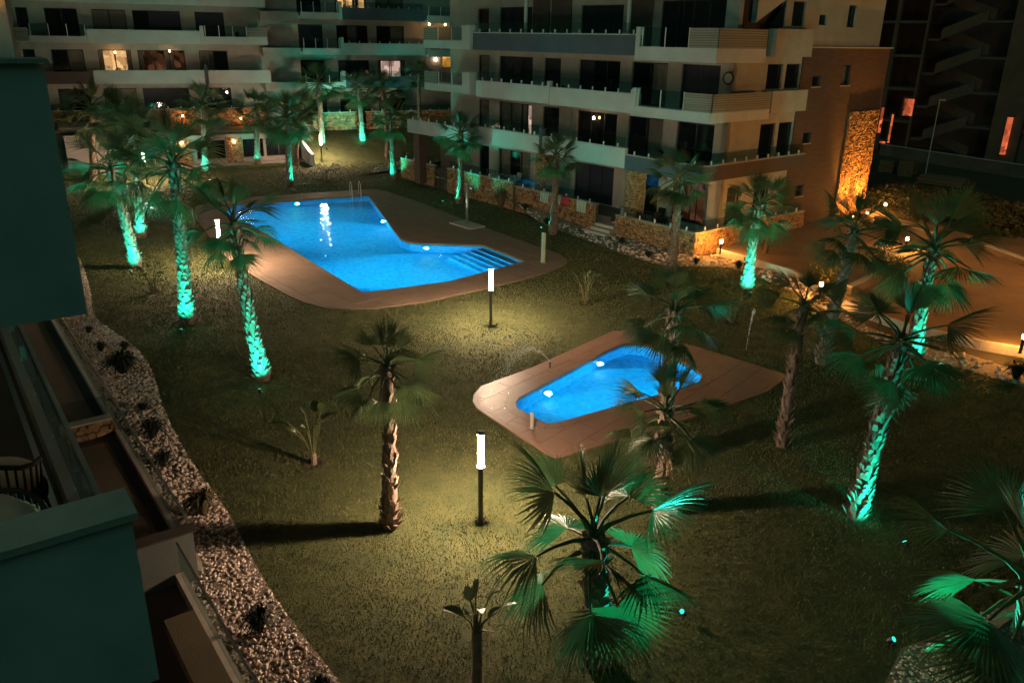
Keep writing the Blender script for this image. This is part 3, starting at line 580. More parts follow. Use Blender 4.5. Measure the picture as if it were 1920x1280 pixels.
def window(parent, P, s0, s1, z0, z1, style='dark', n=2, dep=.14):
    f = .055; b = MB()
    for a in ((s0, s1, z0, z0 + f), (s0, s1, z1 - f, z1), (s0, s0 + f, z0 + f, z1 - f), (s1 - f, s1, z0 + f, z1 - f)): b.pbox(P, *a, dep - .03, dep + .05)
    st = (s1 - s0 - 2 * f) / n
    for i in range(1, n): c = s0 + f + st * i; b.pbox(P, c - f * .7, c + f * .7, z0 + f, z1 - f, dep - .025, dep + .045)
    o = b.build('window', M_FRAME, parent)
    for i in range(n):
        a, c = s0 + f + st * i + (f * .7 if i else 0), s0 + f + st * (i + 1) - (f * .7 if i < n - 1 else 0)
        sty = style if isinstance(style, str) else style[i % len(style)]
        b = MB()
        if sty == 'shut':
            k = max(4, int((z1 - z0) / .11)); zz = (z1 - z0 - 2 * f) / k
            for q in range(k): b.pbox(P, a, c, z0 + f + q * zz, z0 + f + (q + 1) * zz - .012, dep + .005, dep + .02)
            b.build('roller_shutter', M_SHUT, o); continue
        b.pbox(P, a, c, z0 + f, z1 - f, dep + .005, dep + .015); b.build('pane', M_PANE if sty == 'dark' else M_CLEAR, o)
        if sty != 'dark':
            b = MB(); b.pbox(P, a + .003, c - .003, z0 + f, z1 - f, dep + .55, dep + .56); b.build('room_wall', {'curtain': M_ROOM, 'warm': M_LITW, 'pink': M_LITP, 'dim': M_LITD, 'amber': M_LITO}[sty], o)
            w = c - a; cu = MB(); rngs = [(a, c)] if sty in ('curtain',) else ([(a, a + w * .28)] if i % 2 == 0 else [(c - w * .28, c)])
            if sty == 'amber': rngs = []
            for r0, r1 in rngs:
                k = max(4, int((r1 - r0) / .06)); z_0, z_1 = z0 + f + .005, z1 - f - .005
                vs = []; fs = []
                for j in range(k + 1): x = r0 + (r1 - r0) * j / k; d = dep + .12 + (.035 if j % 2 else 0) + random.uniform(-.01, .01); vs += [P(x, z_0, d), P(x, z_1, d)]
                fs = [(2 * j, 2 * j + 2, 2 * j + 3, 2 * j + 1) for j in range(k)]; cu.add(vs, fs)
            if cu.v: cu.build('curtain', M_CURTAIN, o, fix=False)
    return o
def wall(parent, P, s0, s1, z0, z1, m, opens=(), th=.3, name='wall', sill=True):
    """a wall panel tiled around its openings, with reveals, a sill under and a window in each"""
    S = sorted({s0, s1, *[q for o in opens for q in o[:2]]}); Z = sorted({z0, z1, *[q for o in opens for q in o[2:4]]}); b = MB()
    for i in range(len(S) - 1):
        for j in range(len(Z) - 1):
            cs, cz = (S[i] + S[i + 1]) / 2, (Z[j] + Z[j + 1]) / 2
            if any(o[0] < cs < o[1] and o[2] < cz < o[3] for o in opens): continue
            b.add([P(S[i], Z[j], 0), P(S[i + 1], Z[j], 0), P(S[i + 1], Z[j + 1], 0), P(S[i], Z[j + 1], 0)], [(0, 1, 2, 3)])
    for o in opens:
        a, c, e, f = o[:4]
        for q in (((a, e), (c, e)), ((c, e), (c, f)), ((c, f), (a, f)), ((a, f), (a, e))): b.add([P(*q[0], 0), P(*q[1], 0), P(*q[1], th), P(*q[0], th)], [(0, 1, 2, 3)])
    for q in (((s0, z0), (s1, z0)), ((s1, z0), (s1, z1)), ((s1, z1), (s0, z1)), ((s0, z1), (s0, z0))): b.add([P(*q[0], 0), P(*q[1], 0), P(*q[1], th), P(*q[0], th)], [(0, 1, 2, 3)])
    w = b.build(name, m, parent, fix=False)
    for o in opens:
        window(parent, P, o[0] + .004, o[1] - .004, o[2] + .004, o[3] - .004, o[4] if len(o) > 4 else 'dark', o[5] if len(o) > 5 else max(1, round((o[1] - o[0]) / 1.15)))
        if sill and o[3] - o[2] < 1.75: q = MB(); q.pbox(P, o[0] - .05, o[1] + .05, o[2] - .05, o[2] - .003, -.05, .12); q.build('sill', M_COPING, parent)
    return w
def stones(parent, P, s0, s1, z0, z1, m=M_STONE, cell=.21, prot=(.015, .06), name='stone_cladding', d0=0.0, **kw):
    """irregular rubble facing: many raised, many-sided stones with sunk joints, joined as one facing"""
    b = MB(); hz_ = cell * .74; nr = max(1, round((z1 - z0) / hz_)); hz_ = (z1 - z0) / nr
    for i in range(nr):
        nc = max(1, round((s1 - s0) / cell)); cw = (s1 - s0) / nc
        for k in range(-1, nc + 1):
            if random.random() < .03: continue
            cs = s0 + (k + .5 + (.5 if i % 2 else 0)) * cw + random.uniform(-.2, .2) * cw; cz = z0 + (i + .5) * hz_ + random.uniform(-.2, .2) * hz_
            rx, rz = cw * random.uniform(.46, .68), hz_ * random.uniform(.48, .70); n = random.choice((5, 6, 6, 7)); t0 = random.random() * 6.28; A = []; B = []; pr = random.uniform(*prot)
            for q in range(n):
                t = t0 + 6.283 * q / n + random.uniform(-.18, .18); c_, s_ = math.cos(t), math.sin(t); c_ = math.copysign(abs(c_) ** .75, c_); s_ = math.copysign(abs(s_) ** .75, s_)
                x, z = min(s1, max(s0, cs + c_ * rx)), min(z1, max(z0, cz + s_ * rz)); A.append((x, z)); B.append((cs + (x - cs) * .8, cz + (z - cz) * .8))
            f = [(q, (q + 1) % n, n + (q + 1) % n, n + q) for q in range(n)] + [tuple(range(n, 2 * n))]
            b.add([P(*q, d0 + .002) for q in A] + [P(*q, d0 - pr + random.uniform(-.008, .008)) for q in B], f, random.random())
    o = b.build(name, m, parent, fix=False); o['kind'] = 'stuff'; return o
def slats(parent, P, s0, s1, z0, z1, n=8, name='slat_panel'):
    o = empty(name, (0, 0, 0)); o.parent = parent; h = (z1 - z0) / n
    for i in range(n): b = MB(); b.pbox(P, s0, s1, z0 + i * h, z0 + (i + 1) * h - .02, -.03, .0, random.random()); b.build('slat', M_SLAT, o)
    b = MB(); b.pbox(P, s0 + .02, s1 - .02, z0, z1 - .02, .002, .03); b.build('backing', M_DARKRENDER, o); return o
def bx(parent, name, m, *a): b = MB(); b.box(*a); return b.build(name, m, parent)
FX = lambda y0: (lambda s, z, d: (s, y0 + d, z))            # a wall facing the garden
FS = lambda x0: (lambda s, z, d: (x0 - d, s, z))            # a wall facing right

# ------------------------------------------------------------------ right-hand block
RB = empty('apartment_building', (C0[0], C0[1], 0), math.atan2(-U[1], -U[0]), 'pale four-storey apartment block with brown gable on the right', 'building')
WX = [(-21.2, -20.0), (-18.95, -15.6), (-14.5, -13.0), (-11.4, -8.1), (-7.2, -4.66), (-3.7, -1.27)]
def row(z0, z1, st): return [(a, b, z0, z1, s) for (a, b), s in zip(WX, st)]
wall(RB, FX(2.4), -24.5, -.5, .3, 3.85, M_RENDER, row(.95, 3.2, ['dark', ('curtain', 'dark', 'curtain'), 'curtain', 'shut', 'dark', 'dim']))
wall(RB, FX(2.4), -24.5, -.5, 3.85, 6.72, M_RENDER, row(4.0, 6.25, ['curtain', ('curtain', 'curtain', 'pink'), ('dark', 'curtain'), 'dark', ('dark', 'curtain'), 'dark']))
wall(RB, FX(2.4), -24.5, -.5, 6.72, 9.6, M_RENDER, row(6.88, 9.12, ['curtain', 'shut', 'shut', ('shut', 'dark', 'dark'), ('dark', 'curtain'), 'shut']))
wall(RB, FX(2.4), -24.5, -.5, 9.6, 13.2, M_RENDER, [(-21.3, -20.1, 9.75, 12.0, 'dark'), (-18.95, -15.75, 9.75, 12.05, 'shut'), (-11.4, -8.1, 9.75, 12.05, 'shut'), (-5.4, -1.3, 9.75, 12.2, 'dark')])
bx(RB, 'roof', M_WHITE, -24.5, -.6, 2.75, 17.3, 12.9, 13.25)
bx(RB, 'light_block_core', M_ROOM, -24.3, -.95, 3.2, 17.0, .2, 12.8)  # unseen dark core added to stop light leaking through the block
for x0, x1 in ((-15.6, -14.1), (-13.9, -12.2), (-7.7, -5.95)): bx(RB, 'dark_panel', M_DARKRENDER, x0, x1, 2.3, 2.385, 9.75, 12.6)
for x0 in (-14.05, -5.85): bx(RB, 'roof_post', M_WHITE, x0 - .07, x0 + .07, .35, .49, 9.7, 12.9)
bx(RB, 'roof_eave', M_WHITE, -24.4, -2.5, .1, 2.35, 12.9, 13.2)
# balcony slabs and their solid fronts
for z in (3.8, 6.68, 9.52): bx(RB, 'balcony_slab', M_WHITE, -18.6, -.52, .2, 2.38, z + .03, z + .2)
bx(RB, 'balcony_front', M_BLUEGREY, -18.6, -4.52, -.05, .18, 9.5, 10.48); bx(RB, 'parapet_cap', M_WHITE, -18.6, -4.52, -.08, .20, 10.483, 10.53)
bx(RB, 'balcony_front', M_WHITE, -18.3, -11.45, -.05, .18, 6.68, 7.66); bx(RB, 'balcony_front', M_WHITE, -11.25, -4.42, -.05, .18, 6.66, 7.64); bx(RB, 'divider_pier', M_WHITE, -11.45, -11.25, -.09, .22, 6.67, 7.95)
bx(RB, 'balcony_front', M_WHITE, -18.0, -12.0, -.05, .18, 3.80, 4.82); bx(RB, 'divider_pier', M_BLUEGREY, -12.0, -11.75, -.10, .22, 3.78, 5.25); bx(RB, 'balcony_front', M_WHITE, -11.75, -5.1, -.05, .18, 3.78, 4.82)
bx(RB, 'balcony_front', M_BLUEGREY, -5.08, -.17, -.02, .18, 3.70, 4.48); bx(RB, 'balcony_front', M_DARKRENDER, -.15, .05, -.02, 9.1, 3.70, 4.46)
bx(RB, 'parapet_cap', M_COPING, -5.08, .08, -.06, .20, 4.483, 4.52); bx(RB, 'parapet_cap', M_COPING, -.18, .09, .203, 9.1, 4.463, 4.50)
for z, xa, xb in ((10.53, -18.5, -4.6), (7.66, -18.2, -11.5), (7.64, -11.2, -4.5), (4.82, -17.9, -12.1), (4.82, -11.6, -5.2), (4.52, -5.0, 0)): balustrade(RB, (xa, .07), (xb, .07), z, .55)
balustrade(RB, (-.05, .25), (-.05, 9.0), 4.5, .55)
# corner balconies: white base, glass, slatted screen round the corner
for zb, zt, gt, yd in ((9.30, 9.95, 10.85, 3.8), (6.56, 7.05, 7.92, 4.7)):
    b = MB(); b.prism([(-4.5, -.12), (.30, -.12), (.30, yd), (.08, yd), (.08, .10), (-4.5, .10)], zb, zt); b.build('corner_balcony', M_WHITE, RB)
    bx(RB, 'balcony_slab', M_WHITE, -4.48, .07, .12, yd, zb + .1, zb + .3)
    bx(RB, 'balcony_pier', M_WHITE, -4.78, -4.52, -.14, .24, zb, gt + .02)
    balustrade(RB, (-4.45, .0), (-1.45, .0), zt, gt - zt, posts=True, spig=False)
    slats(RB, FX(-.08), -1.40, .27, zt + .01, gt, 8); slats(RB, FS(.27), -.02, yd, zt + .01, gt, 8)
# left end: pier, stepped balconies
for zb, zt, pt in ((9.5, 10.0, 10.92), (6.78, 7.25, 8.12)):
    bx(RB, 'balcony_pier', M_WHITE, -19.45, -18.62, -.30, .25, zb, pt)
    bx(RB, 'balcony_front', M_WHITE, -24.2, -19.47, -.05, .18, zb, zt); bx(RB, 'balcony_slab', M_WHITE, -24.2, -19.47, .185, 2.38, zb + .03, zb + .2)
    balustrade(RB, (-22.6, .06), (-19.5, .06), zt, pt - zt - .1, posts=True, spig=False); slats(RB, FX(.0), -24.2, -22.65, zt + .01, pt - .1, 7)
bx(RB, 'terrace_front', M_WHITE, -25.2, -18.05, -.9, -.66, 3.85, 4.75); bx(RB, 'balcony_slab', M_WHITE, -25.2, -18.05, -.655, 2.38, 3.87, 4.02)
balustrade(RB, (-25.1, -.78), (-18.2, -.78), 4.75, .5)
bx(RB, 'brick_pillar', M_BRICK, -24.9, -24.2, -.6, .2, .3, 3.86); bx(RB, 'screen_wall', M_CONC, -24.15, -21.6, 1.2, 1.4, .3, 3.86)
for x in (-5.1, -12.6): b = MB(); b.box(x, x + .75, .25, .9, .45, 3.70); c = b.build('pillar', M_MORTAR, RB); stones(c, FX(.25), x, x + .75, .45, 3.69); stones(c, FS(x + .75), .25, .9, .45, 3.69)
# gable side
wall(RB, FS(-.5), 2.4, 8.4, .3, 3.70, M_RENDER, [(3.0, 4.2, .95, 3.1, 'warm'), (5.4, 6.9, .95, 3.1, 'warm')])
wall(RB, FS(-.5), 2.4, 8.4, 3.70, 6.7, M_RENDER, [(5.3, 6.7, 4.0, 6.2, 'dark', 1), (7.0, 8.35, 4.0, 6.2, 'dark', 1)])
wall(RB, FS(-.5), 2.4, 8.4, 6.7, 9.6, M_RENDER, [(5.3, 6.7, 7.95, 9.2, 'dark', 1), (7.0, 8.35, 7.95, 9.2, 'dark', 1)])
bx(RB, 'window_bay', M_RENDER, -.48, .12, 5.1, 8.38, 6.82, 7.90); bx(RB, 'window_bay', M_RENDER, -.48, .02, 5.0, 8.38, 9.56, 10.9)
wall(RB, FS(-.42), 8.4, 17.7, -.3, 10.0, M_BRICK, [(9.55, 10.35, 8.0, 8.56, 'dark', 1), (12.6, 13.5, 8.0, 9.1, 'curtain', 1), (9.4, 10.2, 4.95, 5.55, 'dark', 1), (9.4, 10.2, 1.95, 2.6, 'dark', 1)], name='brick_gable')
bx(RB, 'gable_cap', M_COPING, -.9, -.36, 8.38, 17.95, 10.003, 10.07)
wall(RB, FS(-.55), 6.4, 16.5, 10.08, 14.2, M_RENDER, [(7.0, 8.15, 11.05, 12.25, 'dark', 1), (9.6, 10.35, 11.15, 11.68, 'dark', 1), (12.5, 13.35, 11.1, 12.25, 'dark', 1)], name='upper_gable')
b = MB(); b.add([(-.55, 3.9, 11.15), (-.55, 6.395, 12.35), (-.55, 6.395, 14.2), (-.55, 3.9, 14.2), (-.85, 3.9, 11.15), (-.85, 6.395, 12.35), (-.85, 6.395, 14.2), (-.85, 3.9, 14.2)], [(0, 1, 2, 3), (4, 5, 6, 7), (0, 1, 5, 4)]); b.build('gable_slope', M_WHITE, RB)
b = MB(); b.add([(-.62, 5.2, 11.02), (-.62, 6.39, 11.02), (-.62, 6.39, 12.2), (-.66, 5.2, 11.02), (-.66, 6.39, 11.02), (-.66, 6.39, 12.2)], [(0, 1, 2), (3, 4, 5), (0, 1, 4, 3), (1, 2, 5, 4), (2, 0, 3, 5)]); b.build('corner_window', M_PANE, RB)
pn = bx(RB, 'stone_panel', M_MORTAR, -.41, -.32, 13.9, 17.35, -.3, 6.5); stones(pn, FS(-.319), 13.9, 17.35, -.2, 6.5, prot=(.03, .08))
for y in (14.6, 16.4):
    l = empty('uplight', (.55, y, .30)); l.parent = RB
    b = MB(); b.lathe([(.09, -.05), (.09, .03), (.07, .04)], 12); b.build('housing', M_BLACK, l); b = MB(); b.lathe([(.065, .041), (.06, .05)], 12); b.build('lens', M_BOLL, l)
    ld = bpy.data.lights.new('uplight_beam', 'SPOT'); ld.energy = 2600; ld.color = (1.0, .40, .06); ld.spot_size = R(62); ld.spot_blend = .9; ld.shadow_soft_size = .06
    lo = bpy.data.objects.new('uplight_beam', ld); COL.objects.link(lo); lo.parent = l; lo.location = (0, 0, .09); lo.rotation_euler = Vector((-.28, 0, 1)).to_track_quat('-Z', 'Y').to_euler()
wall_lamp(RB, (-9.9, 2.3, 5.9), (1.0, .62, .3), 60)
# wall clock beside the corner window
b = MB(); b.tube([(-.72, 2.39, 8.55), (-.72, 2.35, 8.55)], .32, 20); ck = b.build('wall_clock', M_FRAME, RB); b = MB(); b.tube([(-.72, 2.349, 8.55), (-.72, 2.34, 8.55)], .24, 20); b.build('dial', M_COPING, ck)
for x in (-3.2, -2.1): bx(RB, 'sign_plate', M_FRAME, x, x + .8, 2.35, 2.39, 9.22, 9.42)

# terrace in front of the right block
TR = empty('terrace_wall', (C0[0], C0[1], 0), math.atan2(-U[1], -U[0]), 'rough amber stone terrace wall with pale coping before the right block', 'wall')
bx(TR, 'terrace_floor', M_TERR, -6.0, -.15, .17, 2.38, .05, .62); bx(TR, 'terrace_floor', M_TERR, -25, -6.02, .17, 2.38, .05, .93); bx(TR, 'terrace_floor', M_TERR, -.48, -.16, 2.385, 9.6, .05, .62)
def twall(x0, x1, zt, zb=-.15):
    bx(TR, 'wall_core', M_MORTAR, x0, x1, 0, .16, zb, zt); stones(TR, FX(0), x0, x1, zb, zt); bx(TR, 'coping', M_COPING, x0 - .02, x1 + .02, -.07, .22, zt + .002, zt + .05); balustrade(TR, (x0 + .1, .09), (x1 - .1, .09), zt + .05, .5)
twall(-5.5, 0, 1.15); twall(-14.15, -7.05, 1.48); twall(-21.6, -14.35, 1.66); twall(-27.6, -23.2, 1.66, .2)
bx(TR, 'pier', M_MORTAR, -14.34, -14.17, -.1, .25, 0, 1.75); bx(TR, 'pier', M_MORTAR, -23.18, -21.62, .3, .5, 0, 1.5)
bx(TR, 'wall_core', M_MORTAR, -.16, 0, .17, 9.9, -.15, 1.15); stones(TR, FS(0), 0, 9.9, -.15, 1.15); bx(TR, 'coping', M_COPING, -.22, .07, .225, 9.9, 1.152, 1.20); balustrade(TR, (-.08, .3), (-.08, 9.7), 1.2, .5)
st = empty('terrace_steps', (C0[0], C0[1], 0), math.atan2(-U[1], -U[0]), 'short flight of pale steps through the gap in the terrace wall', 'steps')
for k in range(4): bx(st, 'step', M_COPING, -7.0, -5.55, -.75 + .32 * k, .6, -.1 + .0 * k, .17 + .17 * k - k * .001)
bx(st, 'gate_post', M_WHITE, -5.75, -5.53, .62, .8, .6, 1.5)
# beach towels hung over the wall
def towel(u, w, m, label, dz=.55, zt=1.53):
    x, y = UV(u, 0); o = empty('towel', (x, y, zt), math.atan2(-U[1], -U[0]), label, 'towel', 'towels drying on the terrace wall'); k = 10
    b = MB(); prof = [(.20, -.35), (.24, -.02), (.2, .035), (0, .045), (-.07, .03), (-.105, -.05), (-.12, -.3), (-.115, -dz)]
    vs = [((i / k - .5) * w, y_ + .018 * math.sin(i * 1.9 + z_ * 5) * (1 if z_ < -.04 else .2), z_ + .01 * math.sin(i * 2.3) * (z_ < -.3)) for i in range(k + 1) for y_, z_ in prof]; q = len(prof)
    b.add(vs, [(i * q + j, (i + 1) * q + j, (i + 1) * q + j + 1, i * q + j + 1) for i in range(k) for j in range(q - 1)]); c = b.build('cloth', m, o, fix=False, shade=True)
    md = c.modifiers.new('thick', 'SOLIDIFY'); md.thickness = .008
M_TW = striped('striped_towel', (.70, .74, .68), (.10, .38, .27), 9); M_TR = mat('red_towel', (.50, .07, .09), (.40, .05, .07), .95, 6, .2, 60)
towel(11.35, .75, M_TW, 'green and white striped towel left of the palm trunk on the wall', .6); towel(10.1, .45, M_TW, 'striped towel half behind the red towel on the wall', .5); towel(9.55, .7, M_TR, 'red towel hung over the terrace wall', .5); towel(8.15, .8, M_TW, 'striped towel hung nearest the terrace steps', .65)
# patio sets on the terrace
def chair(x, y, z, rz, label, group, m=M_BLACK):
    o = empty('patio_chair', (x, y, z), rz, label, 'chair', group)
    bx(o, 'seat', m, -.24, .24, -.24, .24, .42, .46); b = MB(); b.add([(-.24, .24, .45), (.24, .24, .45), (.24, .34, .9), (-.24, .34, .9), (-.24, .27, .45), (.24, .27, .45), (.24, .37, .9), (-.24, .37, .9)], [(0, 1, 2, 3), (4, 5, 6, 7), (0, 1, 5, 4), (1, 2, 6, 5), (2, 3, 7, 6), (3, 0, 4, 7)]); b.build('backrest', m, o)
    for sx in (-.21, .21):
        for sy in (-.21, .21): bx(o, 'leg', m, sx - .015, sx + .015, sy - .015, sy + .015, 0, .42)
def table(x, y, z, label, m=M_BLACK):
    o = empty('patio_table', (x, y, z), math.atan2(-U[1], -U[0]), label, 'table', 'terrace tables'); bx(o, 'table_top', m, -.6, .6, -.4, .4, .71, .75)
    for sx in (-.54, .54):
        for sy in (-.34, .34): bx(o, 'leg', m, sx - .02, sx + .02, sy - .02, sy + .02, 0, .71)
a0 = math.atan2(-U[1], -U[0])
M_PALEF = mat('pale_furniture', (.45, .42, .38), (.38, .35, .32), .7, 5)
for i, (u, zf, nm) in enumerate(((16.6, .93, 'left of the palm'), (4.2, .62, 'at the terrace corner'))):
    x, y = UV(u, 1.25); table(x, y, zf, 'dark patio table on the ground-floor terrace ' + nm)
    for k, (du_, dv) in enumerate(((-.95, 0), (.95, 0), (0, -.6), (0, .75))):
        cx_, cy_ = UV(u + du_, 1.25 + dv); chair(cx_, cy_, zf, a0 + (math.pi / 2, -math.pi / 2, math.pi, 0)[k], 'patio chair on the %s side of the terrace table ' % ('right', 'left', 'garden', 'house')[k] + nm, 'chairs at the terrace table ' + nm, M_PALEF if i == 0 else M_BLACK)

# ------------------------------------------------------------------ far blocks
def ZM(z): return 10.3 + (z - 10.3) * 1.05
MBK = empty('apartment_building', (PM[0], PM[1], 0), math.atan2(EF[1], EF[0]), 'rear apartment block in the middle with blue-grey balcony band', 'building')
def mrow(xs, z0, z1, st): return [(a * 1.05, b * 1.05, z0, z1, s) for (a, b), s in zip(xs, st)]
XA = [(-5.2, -3.1), (-1.9, .9), (1.7, 4.25)]
for z, st in ((2.0, ('shut', 'shut', 'dark')), (5.45, ('dark', 'shut', 'pink')), (8.5, ('shut', ('dark', 'curtain', 'dark'), ('dark', 'curtain'))), (11.55, ('dark', 'warm', 'curtain'))):
    wall(MBK, FX(1.6), -9.5, 11.5, z if z > 3 else 1.6, z + 3.05 if z > 3 else 5.45, M_RENDER, mrow(XA, z + .25, z + 2.55, st) + ([(8.3, 10.4, 7.3, 8.4, 'amber', 1)] if 5 < z < 6 else []))
bx(MBK, 'light_block_core', M_ROOM, -9.3, 11.3, 2.3, 9, 1.5, 14.4)  # unseen core added behind the facade to block light
for k, zb in enumerate((5.6, 8.5, 11.5)):
    bx(MBK, 'balcony_slab', M_WHITE, -5.6, 8.2, .2, 1.58, zb + .03, zb + .2)
    bx(MBK, 'balcony_front', M_WHITE, -5.5, -2.1, -.3, -.1, zb, zb + .55); bx(MBK, 'balcony_pier', M_WHITE, -2.08, -1.8, -.32, .2, zb, zb + 1.5); balustrade(MBK, (-5.4, -.2), (-2.2, -.2), zb + .55, .85, posts=True, spig=False)
    bx(MBK, 'balcony_front', M_WHITE if k == 1 else M_BLUEGREY, -1.78, 6.0, -.1, .15, zb, zb + 1.02); balustrade(MBK, (-1.7, .02), (5.9, .02), zb + 1.02, .5)
    bx(MBK, 'balcony_front', M_WHITE, 6.1, 9.9, -.7, -.5, zb - .1, zb + .5); bx(MBK, 'balcony_slab', M_WHITE, 6.1, 9.9, -.49, 1.58, zb - .09, zb + .1); balustrade(MBK, (6.2, -.6), (9.8, -.6), zb + .5, .8, posts=True, spig=False)
    bx(MBK, 'side_balcony', M_RENDER, -8.9, -5.55, .3, .5, zb - .2, zb + .55); bx(MBK, 'balcony_slab', M_RENDER, -8.9, -5.62, .51, 1.58, zb - .18, zb)
for x in (6.6, 8.2): wall_lamp(MBK, (x, .4, 11.28), (1.0, .50, .18), 90)
wall_lamp(MBK, (7.6, 1.5, 8.1), (1.0, .66, .42), 90)
bx(MBK, 'wall_core', M_MORTAR, -5.2, -1.1, -1.0, -.8, 1.6, 3.5); stones(MBK, FX(-1.0), -5.2, -1.1, 1.7, 3.5, hh=(.2, .35), cell=.34); bx(MBK, 'coping', M_COPING, -5.25, -1.05, -1.08, -.74, 3.503, 3.56); balustrade(MBK, (-5.1, -.9), (-1.2, -.9), 3.56, .5)
bx(MBK, 'wall_core', M_MORTAR, -.2, 9.5, -1.0, -.8, 1.6, 3.5); stones(MBK, FX(-1.0), -.2, 9.5, 1.7, 3.5, hh=(.2, .35), cell=.34); bx(MBK, 'coping', M_COPING, -.25, 9.55, -1.08, -.74, 3.503, 3.56); balustrade(MBK, (-.1, -.9), (9.4, -.9), 3.56, .5)

FLB = empty('apartment_building', (PF[0], PF[1], 0), math.atan2(EF[1], EF[0]), 'rear apartment block at far left with two lit living rooms', 'building')
XF = [(-8.3, -5.95), (-4.9, -2.4), (-1.9, 1.8), (2.95, 5.3)]
for z, st in ((3.2, ('dark', 'curtain', 'shut', 'dark')), (6.25, (('dark', 'curtain'), 'warm', 'dim', ('curtain', 'dark'))), (9.35, ('dark', 'curtain', ('dark', 'shut', 'shut'), 'shut')), (12.4, ('dark', 'shut', 'shut', 'dark'))):
    wall(FLB, FX(1.5), -16, 8.5, z - (1.2 if z < 4 else 0), z + 3.05, M_RENDER, [(a, b, z + .15, z + 2.5, s) for (a, b), s in zip(XF, st)] + [(-10.3, -9.45, z + .9, z + 2.5, 'dark', 1)])
bx(FLB, 'light_block_core', M_ROOM, -15.8, 8.3, 2.2, 9, 1.5, 15.2)  # added solid core, unseen, keeps light from passing through
for k, zb in enumerate((6.15, 9.28, 12.3)):
    bx(FLB, 'balcony_slab', M_WHITE, -12, 8.6, .2, 1.48, zb + .03, zb + .18)
    bx(FLB, 'balcony_front', M_DARKRENDER if k == 0 else M_WHITE, -9.5, -5.45, -.05, .15, zb, zb + (.95 if k == 0 else .5))
    bx(FLB, 'balcony_front', M_WHITE, -5.4, 3.1, -.1, .15, zb, zb + 1.05); bx(FLB, 'balcony_pier', M_BLUEGREY if k == 0 else M_WHITE, 3.12, 3.4, -.12, .2, zb - .02, zb + 1.45)
    bx(FLB, 'balcony_front', M_WHITE, 3.42, 8.6, -.05, .15, zb, zb + (1.05 if k == 0 else .62))
    if k: balustrade(FLB, (3.5, .05), (6.9, .05), zb + .62, .85, posts=True, spig=False); slats(FLB, FX(0), 6.95, 8.6, zb + .63, zb + 1.4, 6); balustrade(FLB, (-9.4, .05), (-5.5, .05), zb + .5, .9, posts=True, spig=False); slats(FLB, FX(0), -12, -9.55, zb + .1, zb + 1.1, 6)
wall_lamp(FLB, (-3.6, 1.0, 8.55), (1.0, .45, .15), 60); wall_lamp(FLB, (.6, .9, 8.7), (1.0, .5, .2), 30); wall_lamp(FLB, (4.9, 1.3, 5.3), (1, .8, .6), 20)
bx(FLB, 'wall_core', M_MORTAR, -12, 7.6, -1.0, -.8, 2.2, 4.1); stones(FLB, FX(-1.0), -12, 7.6, 2.4, 4.1, hh=(.2, .35), cell=.34); bx(FLB, 'coping', M_COPING, -12, 7.65, -1.08, -.74, 4.103, 4.16); balustrade(FLB, (-11.9, -.9), (7.5, -.9), 4.16, .5)
bx(FLB, 'stair_tower', M_RENDER, -18, -10.45, -2.5, 1.45, 0, 15)
wall_lamp(FLB, (-11.4, -2.62, 12.5), (1.0, .36, .05), 700)
# raised walk between the pavilion roof and the far block, with an amber light
bx(FLB, 'raised_walk', M_PAVE, -12, 8.4, -4.2, -1.1, 1.6, 2.62)
wall_lamp(FLB, (.9, -1.14, 3.6), (1.0, .42, .12), 160); wall_lamp(FLB, (5.6, -1.14, 3.3), (1.0, .42, .12), 130); wall_lamp(FLB, (-9.8, -1.14, 3.5), (1, .5, .2), 80)

# pavilion
pa = math.atan2(*(PV1 - PV0)[::-1]); PVL = float(np.linalg.norm(PV1 - PV0))
M_PAVW = mat('pinkish_render', (.34, .295, .26), (.26, .225, .20), .9, .9, .25, 50)
PAV = empty('pool_pavilion', (PV0[0], PV0[1], 0), pa, 'low white pavilion with dark windows and stone pillars behind the pool lawn', 'building')
bx(PAV, 'roof', M_PAVW, 5.5, PVL + .1, -.25, 4.6, 2.18, 2.42); bx(PAV, 'roof', M_CONC, -1, 5.4, .2, 4.6, 2.9, 3.3)
wall(PAV, FX(0), 5.6, PVL, -.1, 2.17, M_PAVW, [(8.6, 10.9, .45, 1.95, 'dark', 2), (12.3, 14.0, .45, 1.95, 'dark', 1), (14.2, PVL - .5, .45, 1.95, ('dark', 'dark'), 2)], sill=False)
bx(PAV, 'light_block_core', M_ROOM, 5.7, PVL - .1, .7, 4.4, 0, 2.1)  # unseen filler box added against light leaks in the pavilion
for x in (10.95, PVL - .45, 6.9): bx(PAV, 'pillar', M_MORTAR, x, x + (1.25 if x < PVL - 1 else .42), -.2, .25, 0, 2.17); stones(PAV, FX(-.2), x, x + (1.25 if x < PVL - 1 else .42), 0, 2.17)
bx(PAV, 'plinth', M_PAVW, 5.6, PVL + .3, -1.2, -.21, -.1, .12)
wall_lamp(PAV, (11.55, -.3, 1.85), (1.0, .68, .32), 130); wall_lamp(PAV, (7.5, -.3, 1.9), (1.0, .68, .32), 130)
b = MB(); b.add([(1.2, -2.4, 0), (5.5, -.6, 0), (5.5, -.6, 1.9), (1.2, -2.4, 2.6), (1.2, -2.2, 0), (5.5, -.4, 0), (5.5, -.4, 1.9), (1.2, -2.2, 2.6)], [(0, 1, 2, 3), (4, 5, 6, 7), (0, 1, 5, 4), (1, 2, 6, 5), (2, 3, 7, 6), (3, 0, 4, 7)]); b.build('ramp_wall', M_PAVW, PAV)
bx(PAV, 'side_wall', M_PAVW, -.8, .9, -1.4, -1.15, 0, 2.88); bx(PAV, 'side_wall', M_CONC, -3, 5.4, .3, .5, -.1, 2.88)
